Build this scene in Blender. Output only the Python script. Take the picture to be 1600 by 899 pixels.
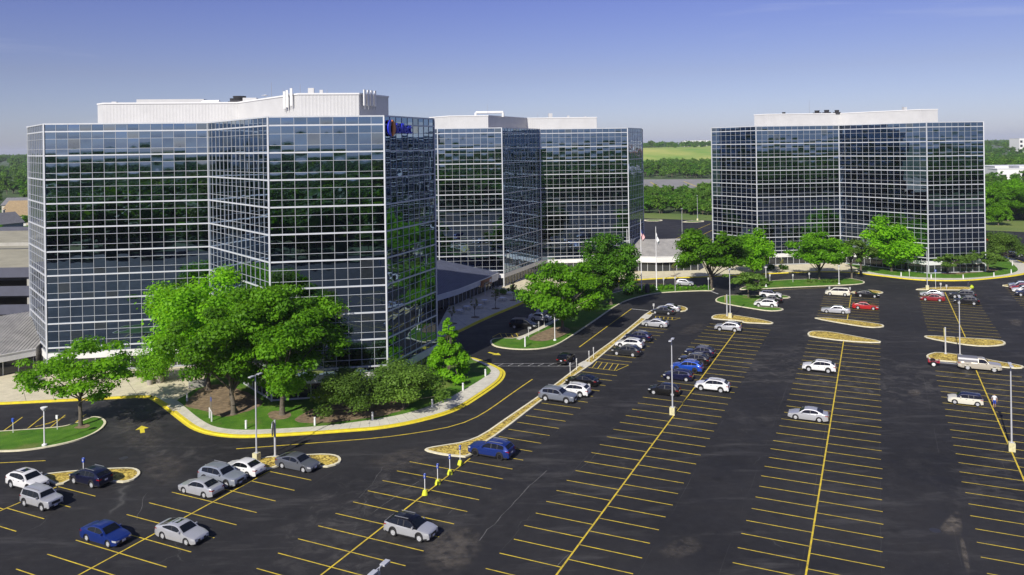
import bpy, bmesh, math, random
import numpy as np
from mathutils import Vector, Matrix
from mathutils.geometry import tessellate_polygon
R_ = math.radians
for o in list(bpy.data.objects): bpy.data.objects.remove(o)
SC = bpy.context.scene
COL = SC.collection
rng = random.Random(7)

# ---------------------------------------------------------------- camera
FPX, CAMH, CX, CY, RHO = 1220.0, 34.0, 800.0, 228.4, R_(0.85)
cR = Vector((math.cos(RHO), 0, -math.sin(RHO))); cU = Vector((math.sin(RHO), 0, math.cos(RHO))); cF = Vector((0, 1, 0))
cam = bpy.data.cameras.new('camera'); camo = bpy.data.objects.new('camera', cam); COL.objects.link(camo)
cam.sensor_width = 36; cam.lens = 36 * FPX / 1600; cam.shift_y = -(449.5 - CY) / 1600
cam.clip_start = 0.5; cam.clip_end = 30000
camo.matrix_world = Matrix(((cR.x, cU.x, -cF.x, 0), (cR.y, cU.y, -cF.y, 0), (cR.z, cU.z, -cF.z, CAMH), (0, 0, 0, 1)))
SC.camera = camo
SC.render.resolution_x, SC.render.resolution_y = 1024, 575

def P(x, y, z=0.0):
    """photo pixel (1600 x 899) -> point on the level z"""
    D = cF + cR * ((x - CX) / FPX) + cU * ((CY - y) / FPX)
    t = (z - CAMH) / D.z
    v = D * t
    return Vector((v.x, v.y, z))
def proj(p):
    q = Vector(p) - Vector((0, 0, CAMH)); d = q.dot(cF)
    return CX + FPX * q.dot(cR) / d, CY - FPX * q.dot(cU) / d
def PP(pts, z=0.0): return [P(x, y, z) for x, y in pts]

# ---------------------------------------------------------------- world, sun, exposure
SUN_EL = R_(36); SHADOW = R_(62.7)
sun_to = Vector((-math.cos(SHADOW) * math.cos(SUN_EL), -math.sin(SHADOW) * math.cos(SUN_EL), math.sin(SUN_EL)))
W = bpy.data.worlds.new('World'); SC.world = W; W.use_nodes = True
nt = W.node_tree; bg = nt.nodes['Background']
sky = nt.nodes.new('ShaderNodeTexSky'); sky.sky_type = 'NISHITA'; sky.sun_disc = False
sky.sun_elevation = SUN_EL; sky.sun_rotation = math.atan2(sun_to.x, sun_to.y)
sky.altitude = 300; sky.air_density = 1.0; sky.dust_density = 0.7; sky.ozone_density = 4.5
# summer-haze tint of the clear sky by elevation, zenith end tuned for the shadow fill, the same all the way round
tcw = nt.nodes.new('ShaderNodeTexCoord'); sx = nt.nodes.new('ShaderNodeSeparateXYZ'); cr_ = nt.nodes.new('ShaderNodeValToRGB'); mxw = nt.nodes.new('ShaderNodeMix'); mxw.data_type = 'RGBA'; mxw.blend_type = 'MULTIPLY'; mxw.inputs[0].default_value = 1
e_ = cr_.color_ramp.elements; e_[0].position = 0.0; e_[0].color = (.75, .75, 1.0, 1); e_[1].position = 1.0; e_[1].color = (.64, .56, .84, 1)
for ps_, c_ in ((.09, (.72, .59, .74, 1)), (.18, (.66, .53, .80, 1))): q_ = cr_.color_ramp.elements.new(ps_); q_.color = c_   # zenith stop, out of view, tuned for the shadow fill
nt.links.new(tcw.outputs['Generated'], sx.inputs[0]); nt.links.new(sx.outputs['Z'], cr_.inputs[0]); nt.links.new(sky.outputs[0], mxw.inputs[6]); nt.links.new(cr_.outputs[0], mxw.inputs[7])
mpw = nt.nodes.new('ShaderNodeMapping'); mpw.inputs['Scale'].default_value = (1.2, 1.2, 9); nw = nt.nodes.new('ShaderNodeTexNoise'); nw.inputs['Scale'].default_value = 2.2; nw.inputs['Detail'].default_value = 7; nw.inputs['Roughness'].default_value = .6; nw.inputs['Distortion'].default_value = .6
rw = nt.nodes.new('ShaderNodeValToRGB'); rw.color_ramp.elements[0].position = .58; rw.color_ramp.elements[0].color = (0, 0, 0, 1); rw.color_ramp.elements[1].position = .80; rw.color_ramp.elements[1].color = (.20, .20, .20, 1)
mcw = nt.nodes.new('ShaderNodeMix'); mcw.data_type = 'RGBA'; mcw.inputs[7].default_value = (6.2, 6.4, 7.2, 1)
nt.links.new(tcw.outputs['Generated'], mpw.inputs[0]); nt.links.new(mpw.outputs[0], nw.inputs['Vector']); nt.links.new(nw.outputs['Fac'], rw.inputs[0]); nt.links.new(rw.outputs[0], mcw.inputs[0]); nt.links.new(mxw.outputs[2], mcw.inputs[6])
nt.links.new(mcw.outputs[2], bg.inputs[0]); bg.inputs[1].default_value = 0.089
sl = bpy.data.lights.new('sun', 'SUN'); sl.energy = 4.3; sl.angle = R_(0.53); sl.color = (1.0, 0.95, 0.86)
so = bpy.data.objects.new('sun', sl); COL.objects.link(so); so.location = (-60, -60, 120)
so.rotation_euler = sun_to.to_track_quat('Z', 'Y').to_euler()
SC.view_settings.view_transform = 'Standard'; SC.view_settings.look = 'None'
SC.view_settings.gamma = 1; SC.view_settings.exposure = 0.42; SC.view_settings.use_curve_mapping = False
SC.render.engine = 'CYCLES'
SC.cycles.max_bounces = 6; SC.cycles.glossy_bounces = 4; SC.cycles.caustics_reflective = False

# ---------------------------------------------------------------- materials
MATS = {}
def mat(name, col=(.5, .5, .5), rough=.6, metal=0.0, var=0.0, scale=1.0, bump=0.0, bscale=20.0, col2=None, spec=.5, detail=6, coat=0.0, space='GEN', emit=None):
    if name in MATS: return MATS[name]
    m = bpy.data.materials.new(name); m.use_nodes = True; N = m.node_tree; n = N.nodes; b = n['Principled BSDF']
    b.inputs['Base Color'].default_value = (*col, 1); b.inputs['Roughness'].default_value = rough; b.inputs['Metallic'].default_value = metal
    b.inputs['Specular IOR Level'].default_value = spec; b.inputs['Coat Weight'].default_value = coat; b.inputs['Coat Roughness'].default_value = .03
    geo = n.new('ShaderNodeNewGeometry'); tc = n.new('ShaderNodeTexCoord')
    vec = geo.outputs['Position'] if space == 'GEN' else tc.outputs['Object']
    if var > 0 or col2:
        t = n.new('ShaderNodeTexNoise'); t.inputs['Scale'].default_value = scale; t.inputs['Detail'].default_value = detail; t.inputs['Roughness'].default_value = .62
        N.links.new(vec, t.inputs['Vector'])
        r = n.new('ShaderNodeValToRGB'); r.color_ramp.elements[0].position = .32; r.color_ramp.elements[1].position = .68
        c2 = col2 or tuple(min(1, c * (1 + var)) for c in col); c1 = col if col2 else tuple(c * (1 - var) for c in col)
        r.color_ramp.elements[0].color = (*c1, 1); r.color_ramp.elements[1].color = (*c2, 1)
        N.links.new(t.outputs['Fac'], r.inputs[0]); N.links.new(r.outputs[0], b.inputs['Base Color'])
    if bump > 0:
        t2 = n.new('ShaderNodeTexNoise'); t2.inputs['Scale'].default_value = bscale; t2.inputs['Detail'].default_value = 4
        N.links.new(vec, t2.inputs['Vector'])
        bp = n.new('ShaderNodeBump'); bp.inputs['Strength'].default_value = bump; bp.inputs['Distance'].default_value = .05
        N.links.new(t2.outputs['Fac'], bp.inputs['Height']); N.links.new(bp.outputs[0], b.inputs['Normal'])
    if emit: b.inputs['Emission Color'].default_value = (*emit, 1); b.inputs['Emission Strength'].default_value = 1
    MATS[name] = m; return m

def ad0(geo, n, N):
    nz = n.new('ShaderNodeTexNoise'); nz.inputs['Scale'].default_value = .25; nz.inputs['Detail'].default_value = 3; N.links.new(geo.outputs['Position'], nz.inputs['Vector'])
    a = n.new('ShaderNodeVectorMath'); a.operation = 'MULTIPLY_ADD'; N.links.new(nz.outputs['Color'], a.inputs[0]); a.inputs[1].default_value = (.35, .35, 0); N.links.new(geo.outputs['Position'], a.inputs[2]); return a.outputs[0]
def asphalt_mat():
    m = bpy.data.materials.new('asphalt'); m.use_nodes = True; N = m.node_tree; n = N.nodes; b = n['Principled BSDF']; L = N.links.new
    geo = n.new('ShaderNodeNewGeometry')
    def noise(s, det=6, ro=.6, dist=0, vec=None):
        t = n.new('ShaderNodeTexNoise'); t.inputs['Scale'].default_value = s; t.inputs['Detail'].default_value = det; t.inputs['Roughness'].default_value = ro; t.inputs['Distortion'].default_value = dist
        L(vec or geo.outputs['Position'], t.inputs['Vector']); return t.outputs['Fac']
    def ramp(fac, a, bb, c1=(0, 0, 0), c2=(1, 1, 1)):
        r = n.new('ShaderNodeValToRGB'); r.color_ramp.elements[0].position = a; r.color_ramp.elements[1].position = bb
        r.color_ramp.elements[0].color = (*c1, 1); r.color_ramp.elements[1].color = (*c2, 1); L(fac, r.inputs[0]); return r.outputs[0]
    def mix(fac, A, B, mode='MIX'):
        x = n.new('ShaderNodeMix'); x.data_type = 'RGBA'; x.blend_type = mode
        if isinstance(fac, float): x.inputs[0].default_value = fac
        else: L(fac, x.inputs[0])
        for k, v in ((6, A), (7, B)):
            if isinstance(v, tuple): x.inputs[k].default_value = (*v, 1)
            else: L(v, x.inputs[k])
        return x.outputs[2]
    # the stall direction, so that wear streaks run along the aisles
    mp = n.new('ShaderNodeMapping'); mp.inputs['Rotation'].default_value = (0, 0, R_(-65)); mp.inputs['Scale'].default_value = (.18, 1, 1)
    L(geo.outputs['Position'], mp.inputs['Vector'])
    base = ramp(noise(.045, 5, .6, .6), .35, .66, (.0115, .0115, .013), (.033, .032, .0325))
    fine = ramp(noise(.9, 8, .75), .40, .72, (.0125, .0125, .0138), (.034, .033, .0335))
    c = mix(.45, base, fine)
    streak = ramp(noise(.5, 6, .7, 0, mp.outputs[0]), .53, .80)
    c = mix(streak, c, (.072, .070, .068))
    # paving joints between laid strips
    m2 = n.new('ShaderNodeMapping'); m2.inputs['Rotation'].default_value = (0, 0, R_(-65)); L(ad0(geo, n, N), m2.inputs['Vector'])
    sy = n.new('ShaderNodeSeparateXYZ'); L(m2.outputs[0], sy.inputs[0]); md = n.new('ShaderNodeMath'); md.operation = 'PINGPONG'; md.inputs[1].default_value = 2.9; L(sy.outputs['Y'], md.inputs[0])
    jn = n.new('ShaderNodeMath'); jn.operation = 'MULTIPLY'; L(ramp(md.outputs[0], .012, .03, (1, 1, 1), (0, 0, 0)), jn.inputs[0]); L(ramp(noise(.07, 4, .6), .47, .62), jn.inputs[1])
    c = mix(jn.outputs[0], c, (.060, .058, .056))
    # scuffed, greyed patches
    sc = n.new('ShaderNodeMath'); sc.operation = 'MULTIPLY'
    L(ramp(noise(.028, 3, .5, 1.0), .51, .66), sc.inputs[0]); L(ramp(noise(.42, 8, .72, .8), .50, .72), sc.inputs[1])
    c = mix(sc.outputs[0], c, (.095, .090, .083))
    # hairline cracks
    vo = n.new('ShaderNodeTexVoronoi'); vo.feature = 'DISTANCE_TO_EDGE'; vo.inputs['Scale'].default_value = .085
    wv = n.new('ShaderNodeMix'); wv.data_type = 'VECTOR'
    nz = n.new('ShaderNodeTexNoise'); nz.inputs['Scale'].default_value = .35; nz.inputs['Detail'].default_value = 5; L(geo.outputs['Position'], nz.inputs['Vector'])
    ad = n.new('ShaderNodeVectorMath'); ad.operation = 'MULTIPLY_ADD'; L(nz.outputs['Color'], ad.inputs[0]); ad.inputs[1].default_value = (3, 3, 0); L(geo.outputs['Position'], ad.inputs[2])
    L(ad.outputs[0], vo.inputs['Vector'])
    cr = n.new('ShaderNodeMath'); cr.operation = 'MULTIPLY'
    L(ramp(vo.outputs['Distance'], .0, .005, (1, 1, 1), (0, 0, 0)), cr.inputs[0]); L(ramp(noise(.11, 4, .6), .54, .66), cr.inputs[1])
    c = mix(cr.outputs[0], c, (.075, .074, .07))
    # oil spots
    vs = n.new('ShaderNodeTexVoronoi'); vs.inputs['Scale'].default_value = .33; L(geo.outputs['Position'], vs.inputs['Vector'])
    om = n.new('ShaderNodeMath'); om.operation = 'MULTIPLY'
    sp_ = n.new('ShaderNodeSeparateColor'); L(vs.outputs['Color'], sp_.inputs[0])
    L(ramp(vs.outputs['Distance'], .03, .22, (.75, .75, .75), (0, 0, 0)), om.inputs[0]); L(ramp(sp_.outputs[0], .55, .60), om.inputs[1])
    c = mix(om.outputs[0], c, (.009, .009, .010))
    # pale flecks: gum, chipped sealer
    fl = n.new('ShaderNodeMath'); fl.operation = 'MULTIPLY'
    L(ramp(noise(2.6, 5, .7), .64, .74), fl.inputs[0]); L(ramp(noise(.05, 3), .48, .62), fl.inputs[1])
    c = mix(fl.outputs[0], c, (.10, .098, .092))
    # grit
    c = mix(.35, c, ramp(noise(14, 3, .6), .3, .75, (.35, .35, .35), (1.5, 1.5, 1.5)), 'MULTIPLY')
    L(c, b.inputs['Base Color'])
    L(ramp(noise(.3, 5), .3, .7, (.72, .72, .72), (.9, .9, .9)), b.inputs['Roughness'])
    b.inputs['Specular IOR Level'].default_value = .3
    bp = n.new('ShaderNodeBump'); bp.inputs['Strength'].default_value = .25; bp.inputs['Distance'].default_value = .02; L(noise(25, 3), bp.inputs['Height']); L(bp.outputs[0], b.inputs['Normal'])
    MATS['asphalt'] = m; return m

def glass_mat():
    m = bpy.data.materials.new('mirror_glass'); m.use_nodes = True; N = m.node_tree; n = N.nodes; b = n['Principled BSDF']; L = N.links.new
    geo = n.new('ShaderNodeNewGeometry'); oi = n.new('ShaderNodeObjectInfo')
    a = n.new('ShaderNodeMath'); a.operation = 'ADD'; L(geo.outputs['Random Per Island'], a.inputs[0]); L(oi.outputs['Random'], a.inputs[1])
    wn = n.new('ShaderNodeTexWhiteNoise'); wn.noise_dimensions = '1D'; L(a.outputs[0], wn.inputs['W'])
    r = n.new('ShaderNodeValToRGB'); e = r.color_ramp.elements
    e[0].position = 0; e[0].color = (.155, .235, .345, 1); e[1].position = 1; e[1].color = (.27, .33, .38, 1)
    q = r.color_ramp.elements.new(.9); q.color = (.21, .30, .42, 1)
    q2 = r.color_ramp.elements.new(.93); q2.color = (.21, .26, .30, 1)
    L(wn.outputs['Value'], r.inputs[0]); L(r.outputs[0], b.inputs['Base Color'])
    b.inputs['Metallic'].default_value = 1; b.inputs['Roughness'].default_value = .015
    MATS['mirror_glass'] = m; return m

def leaf_mat(name, dark, light, trans=.3):
    m = bpy.data.materials.new(name); m.use_nodes = True; N = m.node_tree; n = N.nodes; b = n['Principled BSDF']; L = N.links.new
    at = n.new('ShaderNodeAttribute'); at.attribute_name = 'rnd'
    r = n.new('ShaderNodeValToRGB'); r.color_ramp.elements[0].color = (*dark, 1); r.color_ramp.elements[1].color = (*light, 1)
    oi = n.new('ShaderNodeObjectInfo'); hs = n.new('ShaderNodeHueSaturation')
    mr = n.new('ShaderNodeMapRange'); mr.inputs[3].default_value = .8; mr.inputs[4].default_value = 1.2; L(oi.outputs['Random'], mr.inputs[0]); L(mr.outputs[0], hs.inputs['Value'])
    L(at.outputs['Fac'], r.inputs[0]); L(r.outputs[0], hs.inputs['Color']); L(hs.outputs[0], b.inputs['Base Color'])
    b.inputs['Roughness'].default_value = .55; b.inputs['Specular IOR Level'].default_value = .25
    tr = n.new('ShaderNodeBsdfTranslucent'); hs2 = n.new('ShaderNodeHueSaturation'); hs2.inputs['Hue'].default_value = .485; hs2.inputs['Saturation'].default_value = 1.1; hs2.inputs['Value'].default_value = 1.3
    L(hs.outputs[0], hs2.inputs['Color']); L(hs2.outputs[0], tr.inputs[0])
    mx = n.new('ShaderNodeMixShader'); mx.inputs[0].default_value = trans; L(b.outputs[0], mx.inputs[1]); L(tr.outputs[0], mx.inputs[2])
    L(mx.outputs[0], n['Material Output'].inputs[0]); MATS[name] = m; return m

def chip_mat():
    """wood-chip mulch: small cells of straw and brown"""
    m = bpy.data.materials.new('wood_chip'); m.use_nodes = True; N = m.node_tree; n = N.nodes; b = n['Principled BSDF']; L = N.links.new
    geo = n.new('ShaderNodeNewGeometry')
    v = n.new('ShaderNodeTexVoronoi'); v.inputs['Scale'].default_value = 5.5; L(geo.outputs['Position'], v.inputs['Vector'])
    w = n.new('ShaderNodeTexWhiteNoise'); L(v.outputs['Color'], w.inputs['Vector'])
    r = n.new('ShaderNodeValToRGB'); e = r.color_ramp.elements; e[0].color = (.16, .105, .025, 1); e[1].color = (.80, .63, .15, 1)
    q = e.new(.45); q.color = (.52, .38, .06, 1)
    L(w.outputs['Value'], r.inputs[0])
    t = n.new('ShaderNodeTexNoise'); t.inputs['Scale'].default_value = .8; t.inputs['Detail'].default_value = 5; L(geo.outputs['Position'], t.inputs['Vector'])
    r2 = n.new('ShaderNodeValToRGB'); r2.color_ramp.elements[0].position = .3; r2.color_ramp.elements[1].position = .7; r2.color_ramp.elements[0].color = (.62, .6, .55, 1); r2.color_ramp.elements[1].color = (1.1, 1.1, 1.05, 1); L(t.outputs['Fac'], r2.inputs[0])
    x = n.new('ShaderNodeMix'); x.data_type = 'RGBA'; x.blend_type = 'MULTIPLY'; x.inputs[0].default_value = 1; L(r.outputs[0], x.inputs[6]); L(r2.outputs[0], x.inputs[7])
    L(x.outputs[2], b.inputs['Base Color']); b.inputs['Roughness'].default_value = .9
    bp = n.new('ShaderNodeBump'); bp.inputs['Strength'].default_value = 1; bp.inputs['Distance'].default_value = .06; L(w.outputs['Value'], bp.inputs['Height']); L(bp.outputs[0], b.inputs['Normal'])
    MATS['wood_chip'] = m; return m

def lawn_mat():
    m = bpy.data.materials.new('lawn'); m.use_nodes = True; N = m.node_tree; n = N.nodes; b = n['Principled BSDF']; L = N.links.new
    geo = n.new('ShaderNodeNewGeometry')
    def noise(s, d=5):
        t = n.new('ShaderNodeTexNoise'); t.inputs['Scale'].default_value = s; t.inputs['Detail'].default_value = d; t.inputs['Roughness'].default_value = .65; L(geo.outputs['Position'], t.inputs['Vector']); return t.outputs['Fac']
    r = n.new('ShaderNodeValToRGB'); e = r.color_ramp.elements; e[0].position = .3; e[0].color = (.04, .13, .010, 1); e[1].position = .75; e[1].color = (.12, .25, .025, 1)
    L(noise(.45, 8), r.inputs[0])
    r3 = n.new('ShaderNodeValToRGB'); e = r3.color_ramp.elements; e[0].position = .53; e[0].color = (0, 0, 0, 1); e[1].position = .74; e[1].color = (.75, .75, .75, 1); L(noise(.22, 8), r3.inputs[0])
    x = n.new('ShaderNodeMix'); x.data_type = 'RGBA'; L(r3.outputs[0], x.inputs[0]); L(r.outputs[0], x.inputs[6]); x.inputs[7].default_value = (.24, .22, .08, 1)
    r2 = n.new('ShaderNodeValToRGB'); r2.color_ramp.elements[0].position = .3; r2.color_ramp.elements[1].position = .7; r2.color_ramp.elements[0].color = (.55, .55, .55, 1); r2.color_ramp.elements[1].color = (1.35, 1.35, 1.3, 1); L(noise(9, 4), r2.inputs[0])
    y = n.new('ShaderNodeMix'); y.data_type = 'RGBA'; y.blend_type = 'MULTIPLY'; y.inputs[0].default_value = .8; L(x.outputs[2], y.inputs[6]); L(r2.outputs[0], y.inputs[7])
    L(y.outputs[2], b.inputs['Base Color']); b.inputs['Roughness'].default_value = .85; b.inputs['Specular IOR Level'].default_value = .15
    bp = n.new('ShaderNodeBump'); bp.inputs['Strength'].default_value = .9; bp.inputs['Distance'].default_value = .08; L(noise(7, 5), bp.inputs['Height']); L(bp.outputs[0], b.inputs['Normal'])
    MATS['lawn'] = m; return m
asphalt_mat(); glass_mat(); chip_mat(); lawn_mat()
leaf_mat('leaf_locust', (.065, .19, .006), (.19, .44, .014), .5); leaf_mat('leaf_bright', (.10, .28, .006), (.25, .55, .015), .5)
leaf_mat('leaf_dark', (.042, .14, .008), (.13, .32, .016), .45); leaf_mat('leaf_olive', (.065, .14, .016), (.17, .29, .045), .45); leaf_mat('leaf_far', (.060, .16, .014), (.19, .35, .04), .42)
leaf_mat('leaf_sparse', (.10, .12, .02), (.24, .24, .06))
mat('yellow_paint', (.56, .46, .05), .75, scale=1.5, col2=(.78, .65, .015), detail=9, bump=.2); mat('line_paint', (.38, .28, .04), .75, scale=1.3, col2=(.80, .60, .03), detail=9)
mat('white_paint', (.42, .42, .41), .7, var=.3, scale=3)
mat('lime_paint', (.62, .66, .03), .6, var=.1, scale=3)
mat('kerb', (.68, .63, .44), .85, var=.18, scale=1.4, bump=.2)
mat('sidewalk', (.58, .555, .46), .88, var=.12, scale=.9, bump=.2)
mat('slab', (.60, .545, .385), .88, var=.13, scale=.7, bump=.2)
mat('joint', (.16, .15, .13), .95)
mat('bark', (.12, .10, .075), .9, var=.3, scale=6, bump=.6, bscale=14, space='OBJ')
mat('soil', (.20, .145, .085), .95, var=.4, scale=1.6, bump=.7, bscale=8)
mat('frame', (.52, .54, .56), .42, .25); mat('band', (.60, .62, .64), .45, .2, var=.08, scale=.5)
mat('fascia', (.68, .68, .66), .6, var=.07, scale=.6); mat('core', (.012, .013, .016), .5); mat('roofing', (.38, .37, .36), .9, var=.2, scale=.4)
mat('penthouse', (.56, .56, .55), .5, .1, var=.05, scale=.4); mat('galv', (.42, .43, .45), .4, .7); mat('dark_metal', (.05, .05, .055), .5, .4)
mat('aluminium', (.58, .59, .61), .42, .3, var=.06, scale=3); mat('white_metal', (.72, .72, .71), .5)
mat('seam_roof', (.40, .385, .35), .5, .2, var=.2, scale=.5); mat('shop_glass', (.035, .04, .045), .06, .35, spec=.8)
mat('concrete', (.36, .35, .31), .9, var=.15, scale=.5, bump=.2); mat('deck', (.33, .31, .22), .9, var=.15, scale=.25)
mat('blue_sign', (.03, .08, .42), .45); mat('rubber', (.015, .015, .016), .8); mat('alloy', (.56, .57, .58), .3, .25); mat('black_alloy', (.02, .02, .022), .35, .5)
mat('trim', (.018, .018, .019), .55); mat('car_glass', (.006, .008, .010), .03, .0, spec=.45); mat('head_lamp', (.62, .64, .66), .12, .3, coat=.7)
mat('tail_lamp', (.30, .008, .008), .2, coat=.6); mat('plate', (.5, .52, .62), .5); mat('under', (.008, .008, .008), .9)
mat('terracotta', (.34, .31, .28), .85, var=.15, scale=3); mat('skin', (.45, .27, .19), .6); mat('hair', (.05, .03, .02), .7)
mat('grass_far', (.085, .15, .022), .95, var=.3, scale=.02, col2=(.20, .23, .05)); mat('forest_floor', (.055, .10, .02), .95, var=.4, scale=.02)
mat('meadow', (.14, .29, .025), .95, scale=.010, col2=(.42, .43, .10), detail=8)

# ---------------------------------------------------------------- object helpers
def link(o, parent=None, mw=None):
    COL.objects.link(o)
    if parent is not None: o.parent = parent
    return o
def tag(o, label, cat, group=None):
    o['label'] = label; o['category'] = cat
    if group: o['group'] = group
    return o
def empty(name, loc, rz=0.0, label=None, cat=None, group=None, kind=None):
    o = bpy.data.objects.new(name, None); o.empty_display_size = .3; COL.objects.link(o); o.location = loc; o.rotation_euler = (0, 0, rz)
    if label: tag(o, label, cat, group)
    if kind: o['kind'] = kind
    return o
class MB:
    def __init__(s): s.v = []; s.f = []
    def quad(s, a, b, c, d):
        i = len(s.v); s.v += [tuple(a), tuple(b), tuple(c), tuple(d)]; s.f.append((i, i + 1, i + 2, i + 3)); return s
    def obox(s, o, ex, ey, ez):
        """box from corner o with edge vectors"""
        o, ex, ey, ez = Vector(o), Vector(ex), Vector(ey), Vector(ez); i = len(s.v)
        for dz in (0, 1):
            for dx, dy in ((0, 0), (1, 0), (1, 1), (0, 1)): s.v.append(tuple(o + ex * dx + ey * dy + ez * dz))
        s.f += [(i, i + 3, i + 2, i + 1), (i + 4, i + 5, i + 6, i + 7), (i, i + 1, i + 5, i + 4), (i + 1, i + 2, i + 6, i + 5), (i + 2, i + 3, i + 7, i + 6), (i + 3, i, i + 4, i + 7)]; return s
    def box(s, c, sx, sy, sz, rz=0):
        ca, sa = math.cos(rz), math.sin(rz); ex = Vector((ca, sa, 0)) * sx; ey = Vector((-sa, ca, 0)) * sy; ez = Vector((0, 0, sz))
        return s.obox(Vector(c) - ex / 2 - ey / 2, ex, ey, ez)      # c = centre of the bottom face
    def tube(s, a, b, r0, r1=None, n=10, cap=True):
        a, b = Vector(a), Vector(b); r1 = r0 if r1 is None else r1; d = (b - a).normalized()
        x = d.orthogonal().normalized(); y = d.cross(x); i = len(s.v)
        for p, r in ((a, r0), (b, r1)):
            for k in range(n):
                t = 2 * math.pi * k / n; s.v.append(tuple(p + x * r * math.cos(t) + y * r * math.sin(t)))
        for k in range(n): s.f.append((i + k, i + (k + 1) % n, i + n + (k + 1) % n, i + n + k))
        if cap: s.f += [tuple(i + n - 1 - k for k in range(n)), tuple(i + n + k for k in range(n))]
        return s
    def lathe(s, prof, n=16, c=(0, 0, 0)):
        i = len(s.v); m = len(prof)
        for r, z in prof:
            for k in range(n): t = 2 * math.pi * k / n; s.v.append((c[0] + r * math.cos(t), c[1] + r * math.sin(t), c[2] + z))
        for j in range(m - 1):
            for k in range(n): s.f.append((i + j * n + k, i + j * n + (k + 1) % n, i + (j + 1) * n + (k + 1) % n, i + (j + 1) * n + k))
        return s
    def fill(s, pts, z):
        pts = [Vector((p[0], p[1], 0)) for p in pts]; i = len(s.v); s.v += [(p.x, p.y, z) for p in pts]
        for t in tessellate_polygon([pts]):
            a, b, c = (pts[k] for k in t)
            t = tuple(i + k for k in t)
            s.f.append(t if (b - a).cross(c - a).z > 0 else t[::-1])
        return s
    def prism(s, pts, z0, z1, bottom=False):
        s.fill(pts, z1); n = len(pts); ar = sum(pts[k][0] * pts[(k + 1) % n][1] - pts[(k + 1) % n][0] * pts[k][1] for k in range(n))
        for k in range(n):
            a, b = pts[k], pts[(k + 1) % n]
            if ar < 0: a, b = b, a
            s.quad((a[0], a[1], z0), (b[0], b[1], z0), (b[0], b[1], z1), (a[0], a[1], z1))
        return s
    def mesh(s, name, m=None, smooth=None):
        me = bpy.data.meshes.new(name); me.from_pydata(s.v, [], s.f)
        if m: me.materials.append(MATS[m] if isinstance(m, str) else m)
        if smooth is not None: me.polygons.foreach_set('use_smooth', [True] * len(me.polygons)); me.set_sharp_from_angle(angle=R_(smooth))
        me.update(); return me
    def build(s, name, m, parent=None, smooth=None, loc=None):
        o = bpy.data.objects.new(name, s.mesh(name, m, smooth)); link(o, parent)
        if loc is not None: o.location = loc
        return o
def struct(o): o['kind'] = 'structure'; return o
def mo(name, me, parent, loc=(0, 0, 0), rot=(0, 0, 0), scale=(1, 1, 1), m=None):
    o = bpy.data.objects.new(name, me); link(o, parent); o.location = loc; o.rotation_euler = rot; o.scale = scale
    if m: o.material_slots[0].link = 'OBJECT'; o.material_slots[0].material = MATS[m]
    return o
def copy_tree(o, parent=None):
    c = o.copy(); COL.objects.link(c); c.parent = parent
    for ch in o.children: copy_tree(ch, c)
    return c

# ---------------------------------------------------------------- 2-D helpers
def chaikin(pts, n=2, closed=True):
    pts = [Vector((p[0], p[1])) for p in pts]
    for _ in range(n):
        q = []; m = len(pts)
        if not closed: q.append(pts[0])
        for k in range(m if closed else m - 1):
            a, b = pts[k], pts[(k + 1) % m]; q += [a * .75 + b * .25, a * .25 + b * .75]
        if not closed: q.append(pts[-1])
        pts = q
    return pts
def area(p): return sum(p[k][0] * p[(k + 1) % len(p)][1] - p[(k + 1) % len(p)][0] * p[k][1] for k in range(len(p))) / 2
def ccw(p): return list(p) if area(p) > 0 else list(p)[::-1]
def offset(pts, d, closed=True):
    """shift to the left of the walking direction by d (inward on a ccw ring)"""
    out = []; m = len(pts)
    for k in range(m):
        p = Vector(pts[k][:2]); a = Vector(pts[(k - 1) % m][:2]) if closed or k > 0 else None; b = Vector(pts[(k + 1) % m][:2]) if closed or k < m - 1 else None
        e = []
        if a is not None and (p - a).length > 1e-6: e.append((p - a).normalized())
        if b is not None and (b - p).length > 1e-6: e.append((b - p).normalized())
        if not e: out.append(p); continue
        t = sum(e, Vector((0, 0))); t = t.normalized() if t.length > 1e-4 else e[0]
        nn = Vector((-t.y, t.x)); c = max(.6, abs(nn.dot(Vector((-e[0].y, e[0].x)))))
        out.append(p + nn * d / c)
    return out
def strip(mb, A, B, z, za=None):
    for k in range(len(A) - 1): mb.quad((A[k][0], A[k][1], z if za is None else za), (A[k + 1][0], A[k + 1][1], z if za is None else za), (B[k + 1][0], B[k + 1][1], z), (B[k][0], B[k][1], z))
def wall(mb, A, z0, z1):
    for k in range(len(A) - 1): mb.quad((A[k][0], A[k][1], z0), (A[k + 1][0], A[k + 1][1], z0), (A[k + 1][0], A[k + 1][1], z1), (A[k][0], A[k][1], z1))
def clip_cell(poly, cell):
    """polygon clipped by a convex ccw cell"""
    out = [Vector(p[:2]) for p in poly]
    for k in range(len(cell)):
        a, b = cell[k], cell[(k + 1) % len(cell)]; e = b - a; inp = out; out = []
        f = lambda p: e.x * (p.y - a.y) - e.y * (p.x - a.x)
        for j in range(len(inp)):
            p, q = inp[j], inp[(j + 1) % len(inp)]; fp, fq = f(p), f(q)
            if fp >= 0: out.append(p)
            if (fp >= 0) != (fq >= 0): out.append(p + (q - p) * (fp / (fp - fq)))
        if len(out) < 3: return []
    return out
KH = .14
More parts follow.
